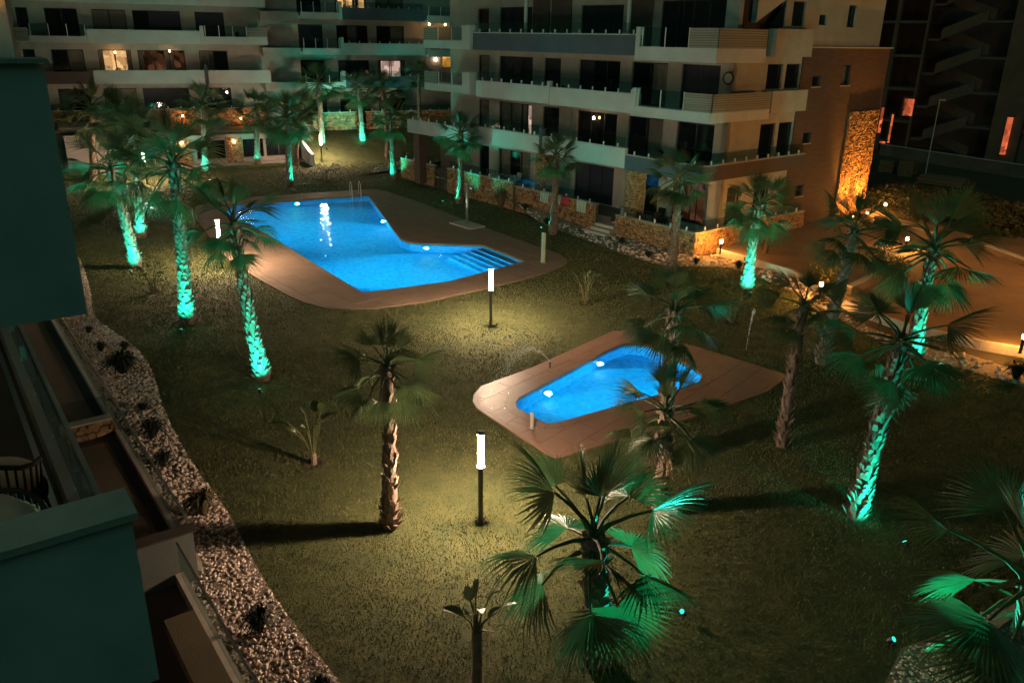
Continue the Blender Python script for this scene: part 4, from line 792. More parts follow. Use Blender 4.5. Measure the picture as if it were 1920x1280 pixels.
# sloping retaining wall to the right of the pavilion
ra, rb2 = np.array(FAR(-7.2, -1.2)), np.array(FAR(-6.9, -9.0)); rl = float(np.linalg.norm(rb2 - ra))
RW = empty('retaining_wall', (ra[0], ra[1], 0), math.atan2(*(rb2 - ra)[::-1]), 'white retaining wall with sloping top beside the pavilion', 'wall')
b = MB(); q = [(0, -.1), (rl, -.1), (rl, .95), (rl - .9, 1.05), (0, 2.55)]; n = len(q); b.add([(s, -.12, z) for s, z in q] + [(s, .12, z) for s, z in q], [tuple(range(n)), tuple(range(2 * n - 1, n - 1, -1))] + [(i, (i + 1) % n, n + (i + 1) % n, n + i) for i in range(n)]); b.build('wall_body', M_WHITE, RW)

# ------------------------------------------------------------------ near block on the left
LF = empty('apartment_building', (0, 0, 0), math.atan2(VL[1], VL[0]), 'near apartment block at left edge with dark green-lit balcony walls', 'building')
bx(LF, 'balcony_end_wall', M_WEATH, -7, .75, 5.85, 6.12, 8.5, 10.10); bx(LF, 'wall_cap', M_COPING, -7, .78, 5.82, 6.15, 10.103, 10.13)
bx(LF, 'balcony_slab', M_WHITE, -7, .75, 6.125, 16, 8.5, 8.68)
bx(LF, 'balcony_end_wall', M_WEATH, -7, .75, 5.52, 5.86, 5.62, 7.06); bx(LF, 'wall_cap', M_COPING, -7, .79, 5.48, 5.89, 7.063, 7.12)
bx(LF, 'balcony_slab', M_TERR, -7, .75, 5.865, 20, 5.6, 5.78); bx(LF, 'parapet', M_WHITE, .55, .75, 5.9, 20, 5.783, 6.12); bx(LF, 'drain_channel', M_STEEL, .44, .5, 5.9, 20, 5.783, 5.80)
o = balustrade(LF, (.65, 5.95), (.65, 18), 6.12, .8, rail=True, spacing=1.4)
wall(LF, FS(-2.4), 6.2, 44, 0.05, 5.6, M_WHITE, [(y, y + 2.2, .1, 2.3, 'dark') for y in (8, 14, 20, 27, 33)] + [(y, y + 2.2, 2.95, 5.2, 'dark') for y in (8, 14, 20, 27, 33)])
wall(LF, FS(-2.4), 6.2, 20, 5.8, 8.48, M_WHITE, [(8, 10.4, 5.85, 8.1, 'dark'), (13, 15.4, 5.85, 8.1, 'dark')])
bx(LF, 'balcony_slab', M_WHITE, -2.38, .2, 6.2, 44, 2.7, 2.88); bx(LF, 'balcony_end_wall', M_WEATH, -2.38, .35, 12.1, 12.4, 2.9, 4.3)
# ground terraces: floor, dividers, glass fence on a kerb
LT = empty('garden_terrace', (0, 0, 0), math.atan2(VL[1], VL[0]), 'row of dark paved garden terraces along the near left block', 'terrace')
bx(LT, 'terrace_floor', M_TERR, -2.35, 2.95, 14.75, 48, .0, .08); bx(LT, 'terrace_floor', M_TERR, -2.35, 2.55, -4, 14.5, .0, .06); 
bx(LT, 'painted_glow_band', M_DECK, 1.95, 2.7, 15.2, 21.6, .082, .10); bx(LT, 'painted_glow_band', M_DECK, 1.95, 2.7, 22.5, 34, .082, .10)  # glow along the fence put into the floor as paler strips
bx(LT, 'kerb', M_COPING, 2.96, 3.14, 14.75, 48, -.1, .22); bx(LT, 'kerb', M_COPING, 2.56, 2.72, -4, 14.49, -.1, .30)
o = balustrade(LT, (3.05, 14.9), (3.05, 47), .22, .85, rail=True, spig=False); o = balustrade(LT, (2.64, -3), (2.64, 14.3), .30, .8, rail=True, spig=False)
bx(LT, 'divider', M_GREYG, -2.3, 3.0, 14.5, 14.74, 0, 1.12); bx(LT, 'divider_cap', M_TERR, -2.3, 3.08, 14.46, 14.78, 1.123, 1.16)
bx(LT, 'divider', M_MORTAR, -2.3, 2.94, 22.0, 22.2, .081, .55); stones(LT, lambda s, z, d: (s, 22.0 + d, z), .5, 2.94, .09, .55, cell=.2); bx(LT, 'divider_cap', M_COPING, -2.3, 2.95, 21.93, 22.26, .553, .60); balustrade(LT, (.6, 22.1), (2.9, 22.1), .6, .6, spig=False)
for k, y in enumerate((6.3, 8.6, 10.9)): bx(LT, 'planter_box', M_DECK, 2.02, 2.5, y, y + 2.1, .065, .42); bx(LT, 'planter_lid', M_PAVE, 2.0, 2.52, y - .02, y + 2.12, .423, .46)
def tub_chair(a, b, z, rz, s, label):
    p = LB(a, b); o = empty('wicker_armchair', (p[0], p[1], z), rz, label, 'armchair', 'wicker armchairs on the near balcony'); o.scale = (s,) * 3
    k = 26
    bars = empty('wicker_back', (0, 0, 0)); bars.parent = o
    for i in range(k + 1):
        t = math.pi * (-.12 + 1.24 * i / k); c, sn = math.cos(t), math.sin(t); hgt = .55 + .22 * max(0, sn)
        q = MB(); q.tube([(c * .38, sn * .38, .12), (c * .44, sn * .44, hgt)], .011, 5); q.build('wicker_bar', M_WICK, bars)
    q = MB(); q.tube([(math.cos(math.pi * (-.12 + 1.24 * i / 16)) * .44, math.sin(math.pi * (-.12 + 1.24 * i / 16)) * .44, .55 + .22 * max(0, math.sin(math.pi * (-.12 + 1.24 * i / 16)))) for i in range(17)], .022, 6); q.build('top_rim', M_WICK, o)
    q = MB(); q.lathe([(.34, .10), (.40, .14), (.40, .22), (.36, .24)], 20); q.build('base', M_WICK, o)
    q = MB(); q.lathe([(.30, .242), (.355, .27), (.36, .36), (.30, .41), (.1, .42)], 20); q.build('seat_cushion', M_CUSH, o, shade=True)
    q = MB(); q.tube([(-.26, .2, .44), (-.14, .29, .55), (0, .31, .6), (.14, .29, .55), (.26, .2, .44)], [.10, .17, .19, .17, .10], 10); c = q.build('back_cushion', M_CUSH, o, shade=True)
    for x in (-.25, .25):
        for y in (-.22, .22): q = MB(); q.tube([(x, y, .12), (x * 1.15, y * 1.15, 0)], .018, 5); q.build('leg', M_WICK, o)
za = math.atan2(VL[1], VL[0])
tub_chair(8.5, .0, 5.78, za + 2.2, 1.15, 'wicker armchair with pale cushions beside the near balcony glass'); tub_chair(6.9, -.15, 5.78, za - .5, 1.1, 'wicker armchair half hidden behind the near green balcony wall'); tub_chair(7.6, -1.2, 5.78, za + 3.6, 1.1, 'wicker armchair deepest in the balcony at the left picture edge')
# potted fan palm on that balcony
p = LB(9.6, -.55); pp = empty('potted_palm', (p[0], p[1], 5.78), 0, 'dark potted palm on the near balcony at left edge', 'potted plant')
b = MB(); b.lathe([(.16, 0), (.22, .35), (.24, .36), (.2, .37)], 14); b.build('pot', M_BLACK, pp)
for i in range(13): link('frond', random.choice(FR), None, pp, (0, 0, .4), (Matrix.Rotation(i * 2.4, 3, 'Z') @ Matrix.Rotation(-R(80 - i * 6), 3, 'Y')).to_euler(), .5)

# ------------------------------------------------------------------ gravel beds
def gz(x, y):
    q = np.array([x, y]) - C0; u, v = q @ U, q @ V; return .85 * smooth((u - 9.5) / 7.5) * smooth((v + 3.0) / 2.9) if u > 5 else 0.0
LGP = LEFTEDGE + [LB(52, 3.16), LB(14.9, 3.16), LB(14.6, 2.74), LB(-12, 2.74)]
RGP = RIGHTEDGE[:] + pts([(1990, 735), (1920, 700), (1818, 665), (1700, 645), (1600, 600), (1520, 540), (1488, 521), (1400, 498), (1343, 479)]) + [UV(0, -.06), UV(7, -.06), UV(14, -.06), UV(22, -.06), UV(27.6, -.06), UV(29.5, -1.5)]
NGP = NEAREDGE[2:] + [G2(1900, 1500), G2(2100, 1300), G2(2100, 1110)]
def bed(name, poly, dens, size, zf, lab, xl=None):
    s_ = sheet(name + '_soil', poly, [], 1.2, lambda x, y: zf(x, y) + .012, mat('gravel_fines', (.34, .26, .21), (.17, .13, .105), .95, 14, .8, 40)); s_['kind'] = 'structure'
    xs = [p[0] for p in poly]; ys = [p[1] for p in poly]; n = int((max(xs) - min(xs)) * (max(ys) - min(ys)) * dens); x = rng.uniform(min(xs), max(xs), n); y = rng.uniform(min(ys), max(ys), n); k = inpoly(x, y, offset(poly, -.03))
    if xl is not None: k &= (y > xl)
    b = MB()
    for a, c in zip(x[k], y[k]): r = random.uniform(*size) * (1.5 if random.random() < .1 else 1); b.blob((a, c, zf(a, c) + .012 + r * .35), r, r * random.uniform(.7, 1), r * .62, random.random() ** .8, .2)
    o = b.build(name, M_GRAVEL, fix=False); tag(o, lab, 'gravel', None, 'stuff')
bed('gravel_bed', LGP, 210, (.026, .055), lambda x, y: 0.0, 'white pebble strip along the near left terraces', 6.0)
bed('pebble_bed', RGP, 16, (.05, .11), gz, 'pebble strip at the foot of the right terrace wall and ramp')
bed('gravel_patch', NGP, 170, (.022, .045), lambda x, y: 0.0, 'pebble patch in the bottom right corner')
kb = empty('path_kerb', (0, 0, 0), 0, None, None, None, 'structure')
kp = pts([(2060, 1090), (1925, 1135), (1862, 1182), (1825, 1245), (1800, 1400)])
for a, c in zip(kp[:-1], kp[1:]):
    d = np.array(c) - np.array(a); L_ = np.linalg.norm(d); n_ = np.array([-d[1], d[0]]) / L_ * .09; d = d / L_
    b = MB(); b.prism([tuple(np.array(a) - n_), tuple(np.array(c) - n_), tuple(np.array(c) + n_), tuple(np.array(a) + n_)], -.1, .16); b.build('kerb_stone', M_COPING, kb)

# spiky shrubs in the gravel
def tuft(x, y, z, r, h, n, m, label, name='spiky_shrub', cat='shrub', group=None, lean=1.0):
    o = empty(name, (x, y, z), 0, label, cat, group); b = MB()
    for i in range(n):
        a = random.uniform(0, 6.283); e = random.uniform(.15, 1.0) * lean; L_ = h * random.uniform(.7, 1.15); d = np.array([math.cos(a), math.sin(a)]); w = random.uniform(.008, .018) * (r / .35)
        p0 = d * r * .12 * random.random(); p1 = p0 + d * r * .55 * e; p2 = p0 + d * r * e * random.uniform(.95, 1.2); sd = np.array([-d[1], d[0]]) * w; z1 = L_ * (1 - .25 * e); z2 = L_ * (1 - .75 * e * e)
        b.add([(*(p0 - sd), 0), (*(p0 + sd), 0), (*(p1 + sd), z1), (*(p1 - sd), z1), (*p2, z2)], [(0, 1, 2, 3), (3, 2, 4)], random.random())
    b.build('blades', m, o, fix=False)['kind'] = 'stuff'
    b = MB(); b.blob((0, 0, .04), r * .16, r * .16, .08); b.build('crown_base', M_SOIL, o); return o
LS = [(12.3, 3.45, .42, .5, 'spiky dark shrub in the gravel, nearest to the bottom edge'), (16.8, 3.75, .55, .6, 'broad feathery shrub in the gravel beside the palm shadow'), (19.6, 3.6, .4, .4, 'low shrub in the gravel below the shallow bend'), (21.3, 3.75, .5, .55, 'round dark shrub beside the stone divider'), (23.2, 3.95, .28, .25, 'small dark cushion plant in the gravel past the divider'), (26.5, 4.1, .75, .7, 'largest dark shrub in the left gravel'), (28.9, 3.9, .35, .35, 'small shrub farther along the left gravel, inner side'), (28.6, 4.6, .32, .3, 'small shrub farther along the left gravel, lawn side'), (31.0, 3.9, .3, .3, 'last small shrub before the dark green wall'), (10.2, 3.7, .35, .35, 'shrub cut by the bottom picture edge in the gravel')]
for a, b_, r, h, lab in LS: x, y = LB(a, b_); tuft(x, y, .02, r, h, int(110 * r / .35), M_SHRUB if h < .6 or r > .7 else M_DRYG, lab)
for px_, py_, r, lab in ((800, 345, .5, 'dark shrub at the left end of the right pebble strip'), (940, 398, .75, 'yucca-like shrub before the stone wall left of the towels'), (985, 400, .4, 'low shrub against the stone wall left of the towels'), (1025, 418, .4, 'low shrub beneath the leftmost towel'), (1165, 455, .4, 'low shrub right of the terrace steps'), (1215, 480, .4, 'low shrub along the right wall'), (1305, 492, .35, 'shrub at the pebbled wall corner'), (1385, 500, .4, 'shrub in the amber pebbles by the ramp'), (1905, 705, .6, 'dark shrub in pebbles at the right picture edge'), (1435, 480, .55, 'bare twiggy shrub on the ramp edge')):
    x, y = G2(px_, py_, .1); z = gz(x, y); tuft(x, y, z, r, r * (1.8 if 'yucca' in lab or 'twiggy' in lab else 1.0), 90, M_DRYG if 'yucca' in lab or 'twiggy' in lab else M_SHRUB, lab, lean=.6 if 'twiggy' in lab else 1)

# bird-of-paradise plants with paddle leaves
def paddle_mesh(seed, L_=.55, W=.14):
    r = random.Random(seed); b = MB(); k = 7; vs = []
    for i in range(k + 1):
        t = i / k; w = W * math.sin(math.pi * min(1, t * .93 + .07)) ** .7 + .004; z = -.35 * L_ * t * t; x = L_ * t * (1 - .1 * t)
        vs += [(x, -w, z + .35 * w), (x, 0, z), (x, w, z + .35 * w)]
    b.add(vs, [(3 * i + j, 3 * i + j + 1, 3 * i + j + 4, 3 * i + j + 3) for i in range(k) for j in (0, 1)]); return b.mesh('paddle_leaf', M_PADDLE, fix=False, shade=True)
PAD = [paddle_mesh(1), paddle_mesh(2, .48, .17), paddle_mesh(3, .6, .11)]
def paradise(px_, py_, h, label, n=9, spread=.5, z=0.0, trunk=0.0, ls=.72):
    g = G(px_, py_, z); r = random.Random(int(px_ * 7 + py_)); z = hz(g[0], g[1]); o = empty('paradise_plant', (g[0], g[1], z), 0, label, 'plant', 'bird-of-paradise plants on the lawn')
    if trunk: b = MB(); b.tube([(0, 0, -.03), (.02, 0, trunk * .5), (0, .02, trunk)], [.09, .075, .08], 8); b.build('stem', M_TRUNK, o)
    for i in range(n):
        a = i * 2.4 + r.uniform(-.3, .3); e = spread * r.uniform(.25, 1.1); hh = h * r.uniform(.62, .85) * (1 - .35 * e); q = np.array([math.cos(a), math.sin(a)])
        tip = (q[0] * e * h * .6, q[1] * e * h * .6, max(trunk + .1, hh)); b = MB(); b.tube([(q[0] * .04, q[1] * .04, trunk), (tip[0] * .45, tip[1] * .45, trunk + (tip[2] - trunk) * .6), tip], [.02, .014, .010], 5); s_ = b.build('stalk', M_PETIOLE, o)
        link('leaf', r.choice(PAD), None, s_, tip, (Matrix.Rotation(a, 3, 'Z') @ Matrix.Rotation(-R(r.uniform(38, 82) - e * 45), 3, 'Y') @ Matrix.Rotation(r.uniform(-.8, .8), 3, 'X')).to_euler(), min(ls, h * .42) * r.uniform(.8, 1.2))
    b = MB(); 
    for i in range(9): a = i * .7; b.blob((math.cos(a) * .22, math.sin(a) * .22, .01), .12, .1, .04, random.random())
    b.build('mulch', M_SOIL, o); return o
paradise(588, 870, 1.75, 'paddle-leaved plant on the lawn left of the nearest unlit palm', 9, .5, trunk=.3)
paradise(288, 548, 1.5, 'paddle-leaved plant between two green palms on the left lawn', 10, .7)
paradise(1098, 570, 1.7, 'upright leafy plant on the lawn between pool end and terrace wall', 12, .45)
paradise(613, 340, 1.9, 'young feathery plant on the far lawn right of the retaining wall', 11, .9, trunk=.7)
paradise(893, 1300, 2.25, 'tall-stemmed paddle-leaved plant at the bottom edge left of the nearest palm', 9, .26, trunk=1.3, ls=.62)
paradise(1372, 606, 1.8, 'paddle-leaved plant near the leaning green palm', 9, .7)

# ------------------------------------------------------------------ ramp, yard and street on the right
RAMP = [(10.5, 40.55), (13.1, 36.7), (13.5, 34.4), (14.0, 31.2), (15.2, 29.0), (17.0, 27.45), (20, 25.6), (26, 22.5), (34, 20), (46, 28), (40, 45), (33, 56), (24.5, 58.2), (16.0, 46.0)]
b = MB(); b.prism(RAMP, -.05, .24); o = b.build('ramp_paving', M_PAVE); o['kind'] = 'structure'
kb = empty('ramp_kerb', (0, 0, 0), 0, None, None, None, 'structure')
for a, c in zip(RAMP[:7], RAMP[1:8]):
    for t in range(max(1, round(math.dist(a, c) / 1.0))):
        k = max(1, round(math.dist(a, c) / 1.0)); A = np.array(a) + (np.array(c) - a) * t / k; C_ = np.array(a) + (np.array(c) - a) * (t + 1) / k; d = (C_ - A) / np.linalg.norm(C_ - A); n_ = np.array([d[1], -d[0]]) * -.08
        b = MB(); b.prism([tuple(A - n_ + d * .006), tuple(C_ - n_ - d * .006), tuple(C_ + n_ - d * .006), tuple(A + n_ + d * .006)], -.12, .30, random.random()); b.build('kerb_stone', M_COPING, kb)
def lowwall(p, q, h, w, name, label, m, cat='wall', z0=.2):
    p, q = np.array(p), np.array(q); o = empty(name, (p[0], p[1], z0), math.atan2(*(q - p)[::-1]), label, cat); L_ = float(np.linalg.norm(q - p))
    bx(o, 'wall_body', m, 0, L_, -w / 2, w / 2, -.2, h); bx(o, 'coping', M_COPING, -.02, L_ + .02, -w / 2 - .03, w / 2 + .03, h + .002, h + .05); return o
lowwall(G2(1590, 555, .24), G2(1676, 512, .24), .45, .2, 'ramp_wall', 'low amber-lit wall stepping down beside the ramp palms', M_PAVE)
lowwall(G2(1640, 420, .24), G2(1745, 452, .24), .5, .2, 'ramp_wall', 'low wall behind the ramp bollards', M_PAVE)
lowwall(G2(1850, 470, .24), G2(1960, 512, .24), .3, .3, 'ramp_wall', 'low kerb wall crossing the paving at the right edge', M_PAVE)
def bush(px_, py_, rx, ry, h, n, m, label, name='shrub', z=.24, leaf=.07, cat='shrub'):
    g = G(px_, py_, z); o = empty(name, (g[0], g[1], z), 0, label, cat); b = MB()
    for i in range(n):
        t = random.uniform(0, 6.283); rr = random.random() ** .5; zz = h * random.uniform(.05, 1) * (1 - .35 * rr * rr); c = np.array([math.cos(t) * rr * rx, math.sin(t) * rr * ry, zz]) + rng.normal(0, .04, 3)
        a = rng.normal(0, 1, 3); a /= np.linalg.norm(a); e = np.cross(a, rng.normal(0, 1, 3)); e /= np.linalg.norm(e); s_ = leaf * random.uniform(.6, 1.4)
        b.add([c - a * s_, c + e * s_ * .45, c + a * s_, c - e * s_ * .45], [(0, 1, 2, 3)], random.random())
    b.build('leaves', m, o, fix=False)['kind'] = 'stuff'
    b = MB()
    for i in range(5): t = i * 1.26; b.tube([(0, 0, -.05), (math.cos(t) * rx * .4, math.sin(t) * ry * .4, h * .6)], [.03, .012], 5)
    b.build('branches', M_TRUNK, o); return o
M_YLEAF = mat('yellow_green_leaf', (.16, .15, .035), (.09, .10, .025), .6, 5, tone=.6, translucent=.3)
M_HLEAF = mat('hedge_leaf', (.075, .070, .028), (.035, .040, .018), .8, 3, tone=.6)
bush(1548, 535, .7, .6, 1.5, 1100, M_YLEAF, 'yellow-lit leafy shrub on the ramp beside the amber bollard'); bush(1665, 520, .9, .7, 1.1, 900, M_YLEAF, 'leafy shrub behind the ramp palms, lit amber')
for i, (px_, py_, rx, h, lab) in enumerate(((1690, 392, 3.2, 1.7, 'left'), (1790, 415, 3.2, 1.9, 'middle'), (1895, 440, 3.2, 1.9, 'right'))): bush(px_, py_, rx, 1.6, h, 5200, M_HLEAF, 'overgrown dark hedge clump behind the ramp, %s of three' % lab, 'hedge', .1, .11, 'hedge')
# dirt street with low wall, pallets, timber stack, lamp post
lowwall(G2(1650, 290), G2(1990, 345), 1.0, .25, 'boundary_wall', 'long low concrete wall in the dark yard at right', M_CONC, z0=0)
M_WOODP = mat('weathered_wood', (.24, .18, .11), (.13, .10, .065), .9, 8, .4, 30, tone=.5)
def pallets(px_, py_, n, label):
    g = G(px_, py_); o = empty('pallet_stack', (g[0], g[1], 0), a0 + .1, label, 'pallets', 'pallet stacks in the yard')
    for k in range(n):
        pl = empty('pallet', (random.uniform(-.04, .04), random.uniform(-.04, .04), k * .16)); pl.parent = o
        for j in range(3): bx(pl, 'bearer', M_WOODP, -.6, .6, -.55 + j * .5, -.45 + j * .5, 0, .11)
        for j in range(5): q = MB(); q.box(-.6 + j * .26, -.46 + j * .26, -.57, .57, .112, .135, random.random()); q.build('board', M_WOODP, pl)
pallets(1664, 322, 6, 'stack of pallets in the yard nearest the brick gable'); pallets(1700, 330, 8, 'taller stack of pallets in the yard left of the thin pole')
g = G(1768, 346); tm = empty('timber_stack', (g[0], g[1], 0), a0 + .05, 'stack of long planks in the yard right of the thin pole', 'timber')
for k in range(5):
    for j in range(5): q = MB(); q.box(-1.7 + random.uniform(-.15, .15), 1.7 + random.uniform(-.15, .15), -.7 + j * .28, -.45 + j * .28, k * .13, k * .13 + .10, random.random()); q.build('plank', M_WOODP, tm)
g = G(1734, 332); lp = empty('street_lamp', (g[0], g[1], 0), 0, 'thin pale unlit street lamp pole in the dark yard', 'street lamp')
b = MB(); b.tube([(0, 0, 0), (0, 0, 3), (0, 0, 6.1)], [.06, .05, .035], 8); b.build('pole', M_COPING, lp); bx(lp, 'lamp_head', M_COPING, -.08, .45, -.07, .07, 6.08, 6.18)
# unfinished concrete block with an open stair
M_UBC = mat('raw_concrete', (.15, .095, .065), (.10, .062, .044), .95, .7, .5, 20)
UB = empty('unfinished_building', (42.5, 79.2, 0), a0, 'dark unfinished concrete block with open zigzag staircase at far right', 'building')
for k in range(6):
    z = k * 3.1
    bx(UB, 'floor_slab', M_UBC, -16, -5.1, 0, 9, z + 2.85, z + 3.1); bx(UB, 'floor_slab', M_UBC, 5.2, 16, 0, 9, z + 2.85, z + 3.1); bx(UB, 'landing', M_UBC, .2, 2.55, .2, 3.5, z + 2.88, z + 3.08); bx(UB, 'landing', M_UBC, -5.0, -3.7, .2, 3.5, z + 1.3, z + 1.5)
    for x in (-15.8, -12, -8.3): bx(UB, 'column', M_UBC, x, x + .4, .1, .5, z, z + 2.848)
    for (xa, za, xb, zb_, yy) in ((-3.7, z + 1.4, .2, z + 3.0, .25), (-3.7, z + 1.4, .2, z, 1.9)):
        b = MB(); b.add([(xa, yy, za), (xb, yy, zb_), (xb, yy, zb_ + 1.0), (xa, yy, za + 1.0), (xa, yy + .15, za), (xb, yy + .15, zb_), (xb, yy + .15, zb_ + 1.0), (xa, yy + .15, za + 1.0)], [(0, 1, 2, 3), (4, 5, 6, 7), (0, 1, 5, 4), (1, 2, 6, 5), (2, 3, 7, 6), (3, 0, 4, 7)]); b.build('stair_flight', M_UBC, UB)
bx(UB, 'lift_shaft', M_UBC, 2.6, 5.15, -.2, 6, 0, 19); bx(UB, 'edge_column', M_UBC, -5.09, -4.85, -.1, .3, 0, 19); bx(UB, 'back_wall', M_DARKRENDER, -16, 16, 5.5, 5.8, 0, 19)
wall(UB, FX(.3), 5.2, 16, 0, 19, M_DARKRENDER, [(7.2, 8.8, .9 + 3.1 * k, 2.5 + 3.1 * k, 'dark', 2) for k in range(6)])
M_REDL = roommat('red_amber_light', (1.0, .19, .07), .6)
for a in ((-5.8, -4.9, -.32, -.12, 3.6, 5.2), (-8.1, -7.85, -.1, .0, 1.7, 4.2), (-6.9, -6.75, -.1, .0, .8, 3.6), (-7.7, -6.95, -.1, .0, .7, .88), (3.9, 4.35, -.4, -.25, .9, 4.2)): bx(UB, 'lit_opening', M_REDL, *a); bx(UB, 'opening_frame', M_DARKRENDER, a[0] - .14, a[0] - .003, a[2] - .14, a[3] + .05, a[4] - .1, a[5] + .1); bx(UB, 'opening_frame', M_DARKRENDER, a[0] - .14, a[1] + .14, a[2] - .14, a[3] + .05, a[5] + .103, a[5] + .22)
bx(UB, 'machine_box', M_WHITE, 7.4, 8.9, -.9, -.2, .1, 1.2); b = MB(); b.tube([(8.15, -.91, .65), (8.15, -.93, .65)], .4, 16); b.build('fan_grille', M_BLACK, UB)

# ------------------------------------------------------------------ pool furniture and water
g = G(876, 424); sh = empty('pool_shower', (g[0], g[1], 0), a0, 'steel shower column on a pale slab beside the large pool', 'shower')
bx(sh, 'slab', M_COPING, -1.0, 1.0, -.55, .55, 0, .12); b = MB(); b.tube([(0, 0, .12), (0, 0, 2.3)], .075, 12); b.build('column', M_STEEL, sh, shade=True); b = MB(); b.tube([(0, 0, 2.22), (.32, 0, 2.26)], .03, 8); b.tube([(.32, 0, 2.27), (.32, 0, 2.2)], .09, 10); b.build('shower_head', M_STEEL, sh)
b = MB(); b.tube([(.07, 0, 1.1), (.12, 0, 1.1)], .03, 8); b.build('tap', M_STEEL, sh)
M_POSTG = mat('pale_green_post', (.30, .42, .30), (.26, .36, .26), .5, 3)
def marker(px_, py_, h, w_, label, m):
    g = G(px_, py_); o = empty('deck_post', (g[0], g[1], .05), a0, label, 'post'); b = MB(); b.box(-w_, w_, -w_ * .5, w_ * .5, .02, h); b.build('post', m, o); bx(o, 'foot_plate', M_STEEL, -w_ - .03, w_ + .03, -w_ * .5 - .03, w_ * .5 + .03, 0, .019); bx(o, 'cap', M_COPING, -w_ - .01, w_ + .01, -w_ * .5 - .01, w_ * .5 + .01, h + .001, h + .02)
marker(1018, 494, 1.45, .10, 'pale green upright post on the pool terrace near the steps', M_POSTG); marker(997, 806, .48, .045, 'short pale post at the near left corner of the paddling pool', M_COPING)
def spraymat():
    m = bpy.data.materials.new('water_spray'); m.use_nodes = True; nt = m.node_tree; nt.nodes.clear(); n = nt.nodes
    a = n.new('ShaderNodeBsdfTransparent'); d = n.new('ShaderNodeBsdfDiffuse'); d.inputs[0].default_value = (.85, .87, .85, 1); mx = n.new('ShaderNodeMixShader'); mx.inputs[0].default_value = .55; o = n.new('ShaderNodeOutputMaterial')
    nt.links.new(a.outputs[0], mx.inputs[1]); nt.links.new(d.outputs[0], mx.inputs[2]); nt.links.new(mx.outputs[0], o.inputs[0]); return m
M_SPRAY = spraymat()
def jet(p0, v0, T, n, label, spread=.1, size=.012):
    o = empty('lawn_sprinkler', p0, 0, label, 'sprinkler', 'lawn sprinklers throwing water'); b = MB(); b.tube([(0, 0, -.05), (0, 0, .18)], .02, 8); b.tube([(0, 0, .18), (0, 0, .22)], .03, 8); b.build('riser', M_BLACK, o)
    b = MB()
    for i in range(n):
        t = T * random.random() ** .8; q = np.array(v0) * t + np.array([0, 0, .22 - 4.9 * t * t]) + rng.normal(0, 1, 3) * spread * t
        if q[2] < 0: continue
        b.blob(q, size * random.uniform(.6, 1.3), size * random.uniform(.6, 1.6), size * random.uniform(.6, 1.6), .5, .3)
    b.build('water_jet', M_SPRAY, o, fix=False)['kind'] = 'stuff'
g = G(1031, 692); e_ = G(880, 730); d = (e_ - g)[:2]; d = d / np.linalg.norm(d)
jet((g[0], g[1], .03), (d[0] * 2.6, d[1] * 2.6, 3.6), .86, 650, 'sprinkler at the paddling pool edge throwing an arc of water', .16, .011)
g = G(1397, 668); jet((g[0], g[1], .0), (.25, .1, 5.3), .55, 220, 'sprinkler on the dark lawn spraying a thin upright jet', .05, .013)
# wet film on the paddling pool corner
b = MB(); pw = chaikin([np.array(p) * .93 + np.array(G2(925, 748)) * .07 for p in pts([(893, 752), (898, 740), (925, 728), (962, 722), (975, 735), (950, 752), (958, 775), (935, 788), (905, 768)], .05)], 2)
b.add([(x, y, .0545) for x, y in pw], [tuple(t) for t in tessellate_polygon([[Vector((x, y, 0)) for x, y in pw]])]); o = b.build('puddle', None, fix=False); 
def puddlemat():
    m = bpy.data.materials.new('wet_film'); m.use_nodes = True; nt = m.node_tree; nt.nodes.clear(); n = nt.nodes; L = nt.links
    t = n.new('ShaderNodeBsdfTransparent'); t.inputs[0].default_value = (.95, .94, .93, 1); g = n.new('ShaderNodeBsdfGlossy'); g.inputs['Roughness'].default_value = .2
    ge = n.new('ShaderNodeNewGeometry'); no = n.new('ShaderNodeTexNoise'); no.inputs['Scale'].default_value = 16; no.inputs['Detail'].default_value = 4; L.new(ge.outputs['Position'], no.inputs[0]); bp = n.new('ShaderNodeBump'); bp.inputs['Strength'].default_value = 1; bp.inputs['Distance'].default_value = .03; L.new(no.outputs[0], bp.inputs['Height']); L.new(bp.outputs[0], g.inputs['Normal'])
    mx = n.new('ShaderNodeMixShader'); mx.inputs[0].default_value = .045; o = n.new('ShaderNodeOutputMaterial'); L.new(t.outputs[0], mx.inputs[1]); L.new(g.outputs[0], mx.inputs[2]); L.new(mx.outputs[0], o.inputs[0]); return m
o.data.materials.clear(); o.data.materials.append(puddlemat()); o['kind'] = 'structure'


# assumed amber street lamp, unseen, added beyond right edge to light ramp and gable
assumed_lamp = empty('street_lamp', (26.5, 32.5, .24), 2.4, 'assumed tall lit amber street lamp, unseen, beyond the ramp on the right', 'street lamp')
b = MB(); b.tube([(0, 0, 0), (0, 0, 3), (0, 0, 6.8)], [.08, .06, .045], 8); b.build('pole', M_LAMPBODY, assumed_lamp); bx(assumed_lamp, 'lamp_head', M_LAMPBODY, -.1, .6, -.1, .1, 6.78, 6.9); bx(assumed_lamp, 'lens', emat('assumed_street_lens', (1.0, .42, .10), 60), 0, .55, -.08, .08, 6.76, 6.778)
ld = bpy.data.lights.new('assumed_street_light', 'POINT'); ld.energy = 2300; ld.color = (1.0, .42, .10); ld.shadow_soft_size = .2; lo = bpy.data.objects.new('assumed_street_light', ld); COL.objects.link(lo); lo.parent = assumed_lamp; lo.location = (.3, 0, 6.6)

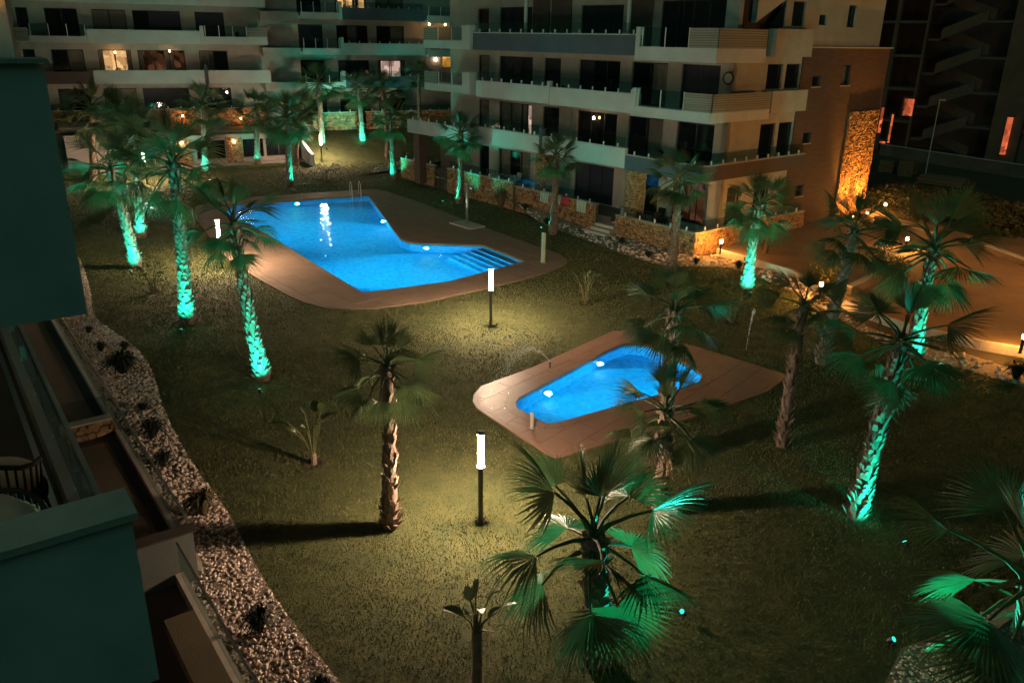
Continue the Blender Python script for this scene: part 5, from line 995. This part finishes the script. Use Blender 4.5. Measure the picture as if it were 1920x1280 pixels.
# potted plants and air-conditioning units on the balconies
def pot_plant(F0, rz, x, y, z, label, h=.55):
    c, s_ = math.cos(rz), math.sin(rz); X, Y = F0[0] + x * c - y * s_, F0[1] + x * s_ + y * c; o = empty('potted_plant', (X, Y, z), 0, label, 'potted plant', 'potted plants on the balconies')
    b = MB(); b.lathe([(.12, 0), (.17, .3), (.18, .31), (.15, .32)], 12); b.build('pot', M_PALEF, o); b = MB()
    for i in range(60):
        a = random.uniform(0, 6.283); e = random.uniform(.1, 1); d = np.array([math.cos(a), math.sin(a)]); L_ = h * random.uniform(.6, 1.1); w_ = .018; sd_ = np.array([-d[1], d[0]]) * w_; p1 = d * e * .22; p2 = d * e * .42
        b.add([(*(-sd_), .3), (*sd_, .3), (*(p1 + sd_), .3 + L_ * .7), (*(p1 - sd_), .3 + L_ * .7), (*p2, .3 + L_ * (1 - .5 * e))], [(0, 1, 2, 3), (3, 2, 4)], random.random())
    b.build('leaves', M_SHRUB, o, fix=False)['kind'] = 'stuff'
for x, y, z, lab in ((.0, 3.6, 6.87, 'potted plant behind the slatted corner balcony screen'), (-14.0, 1.9, 4.02, 'potted plant between first-floor windows of the right block'), (-4.2, 1.8, 4.02, 'potted plant near the first-floor corner of the right block'), (-3.0, 1.2, .63, 'potted plant on the ground-floor corner terrace'), (-12.2, 1.9, 6.88, 'potted plant on the second-floor balcony of the right block')): pot_plant(C0, a0, x, y, z, lab)
for x, y, z, lab in ((-5.25, .8, 6.33, 'potted plant left of the brightest lit living room'), (6.2, .8, 9.46, 'potted plant on the top right balcony of the far left block'), (2.4, .8, 9.46, 'potted plant beside the middle pier of the far left block')): pot_plant(PF, math.atan2(EF[1], EF[0]), x, y, z, lab, .7)
for x, z in ((-12.4, 9.75), (-7.95, 6.9), (-12.4, 4.05)):
    u_ = bx(RB, 'air_conditioner', M_WHITE, x, x + .8, 2.0, 2.32, z, z + .6); q = MB(); q.tube([(x + .3, 1.998, z + .3), (x + .3, 1.985, z + .3)], .22, 16); q.build('fan_grille', M_BLACK, u_)
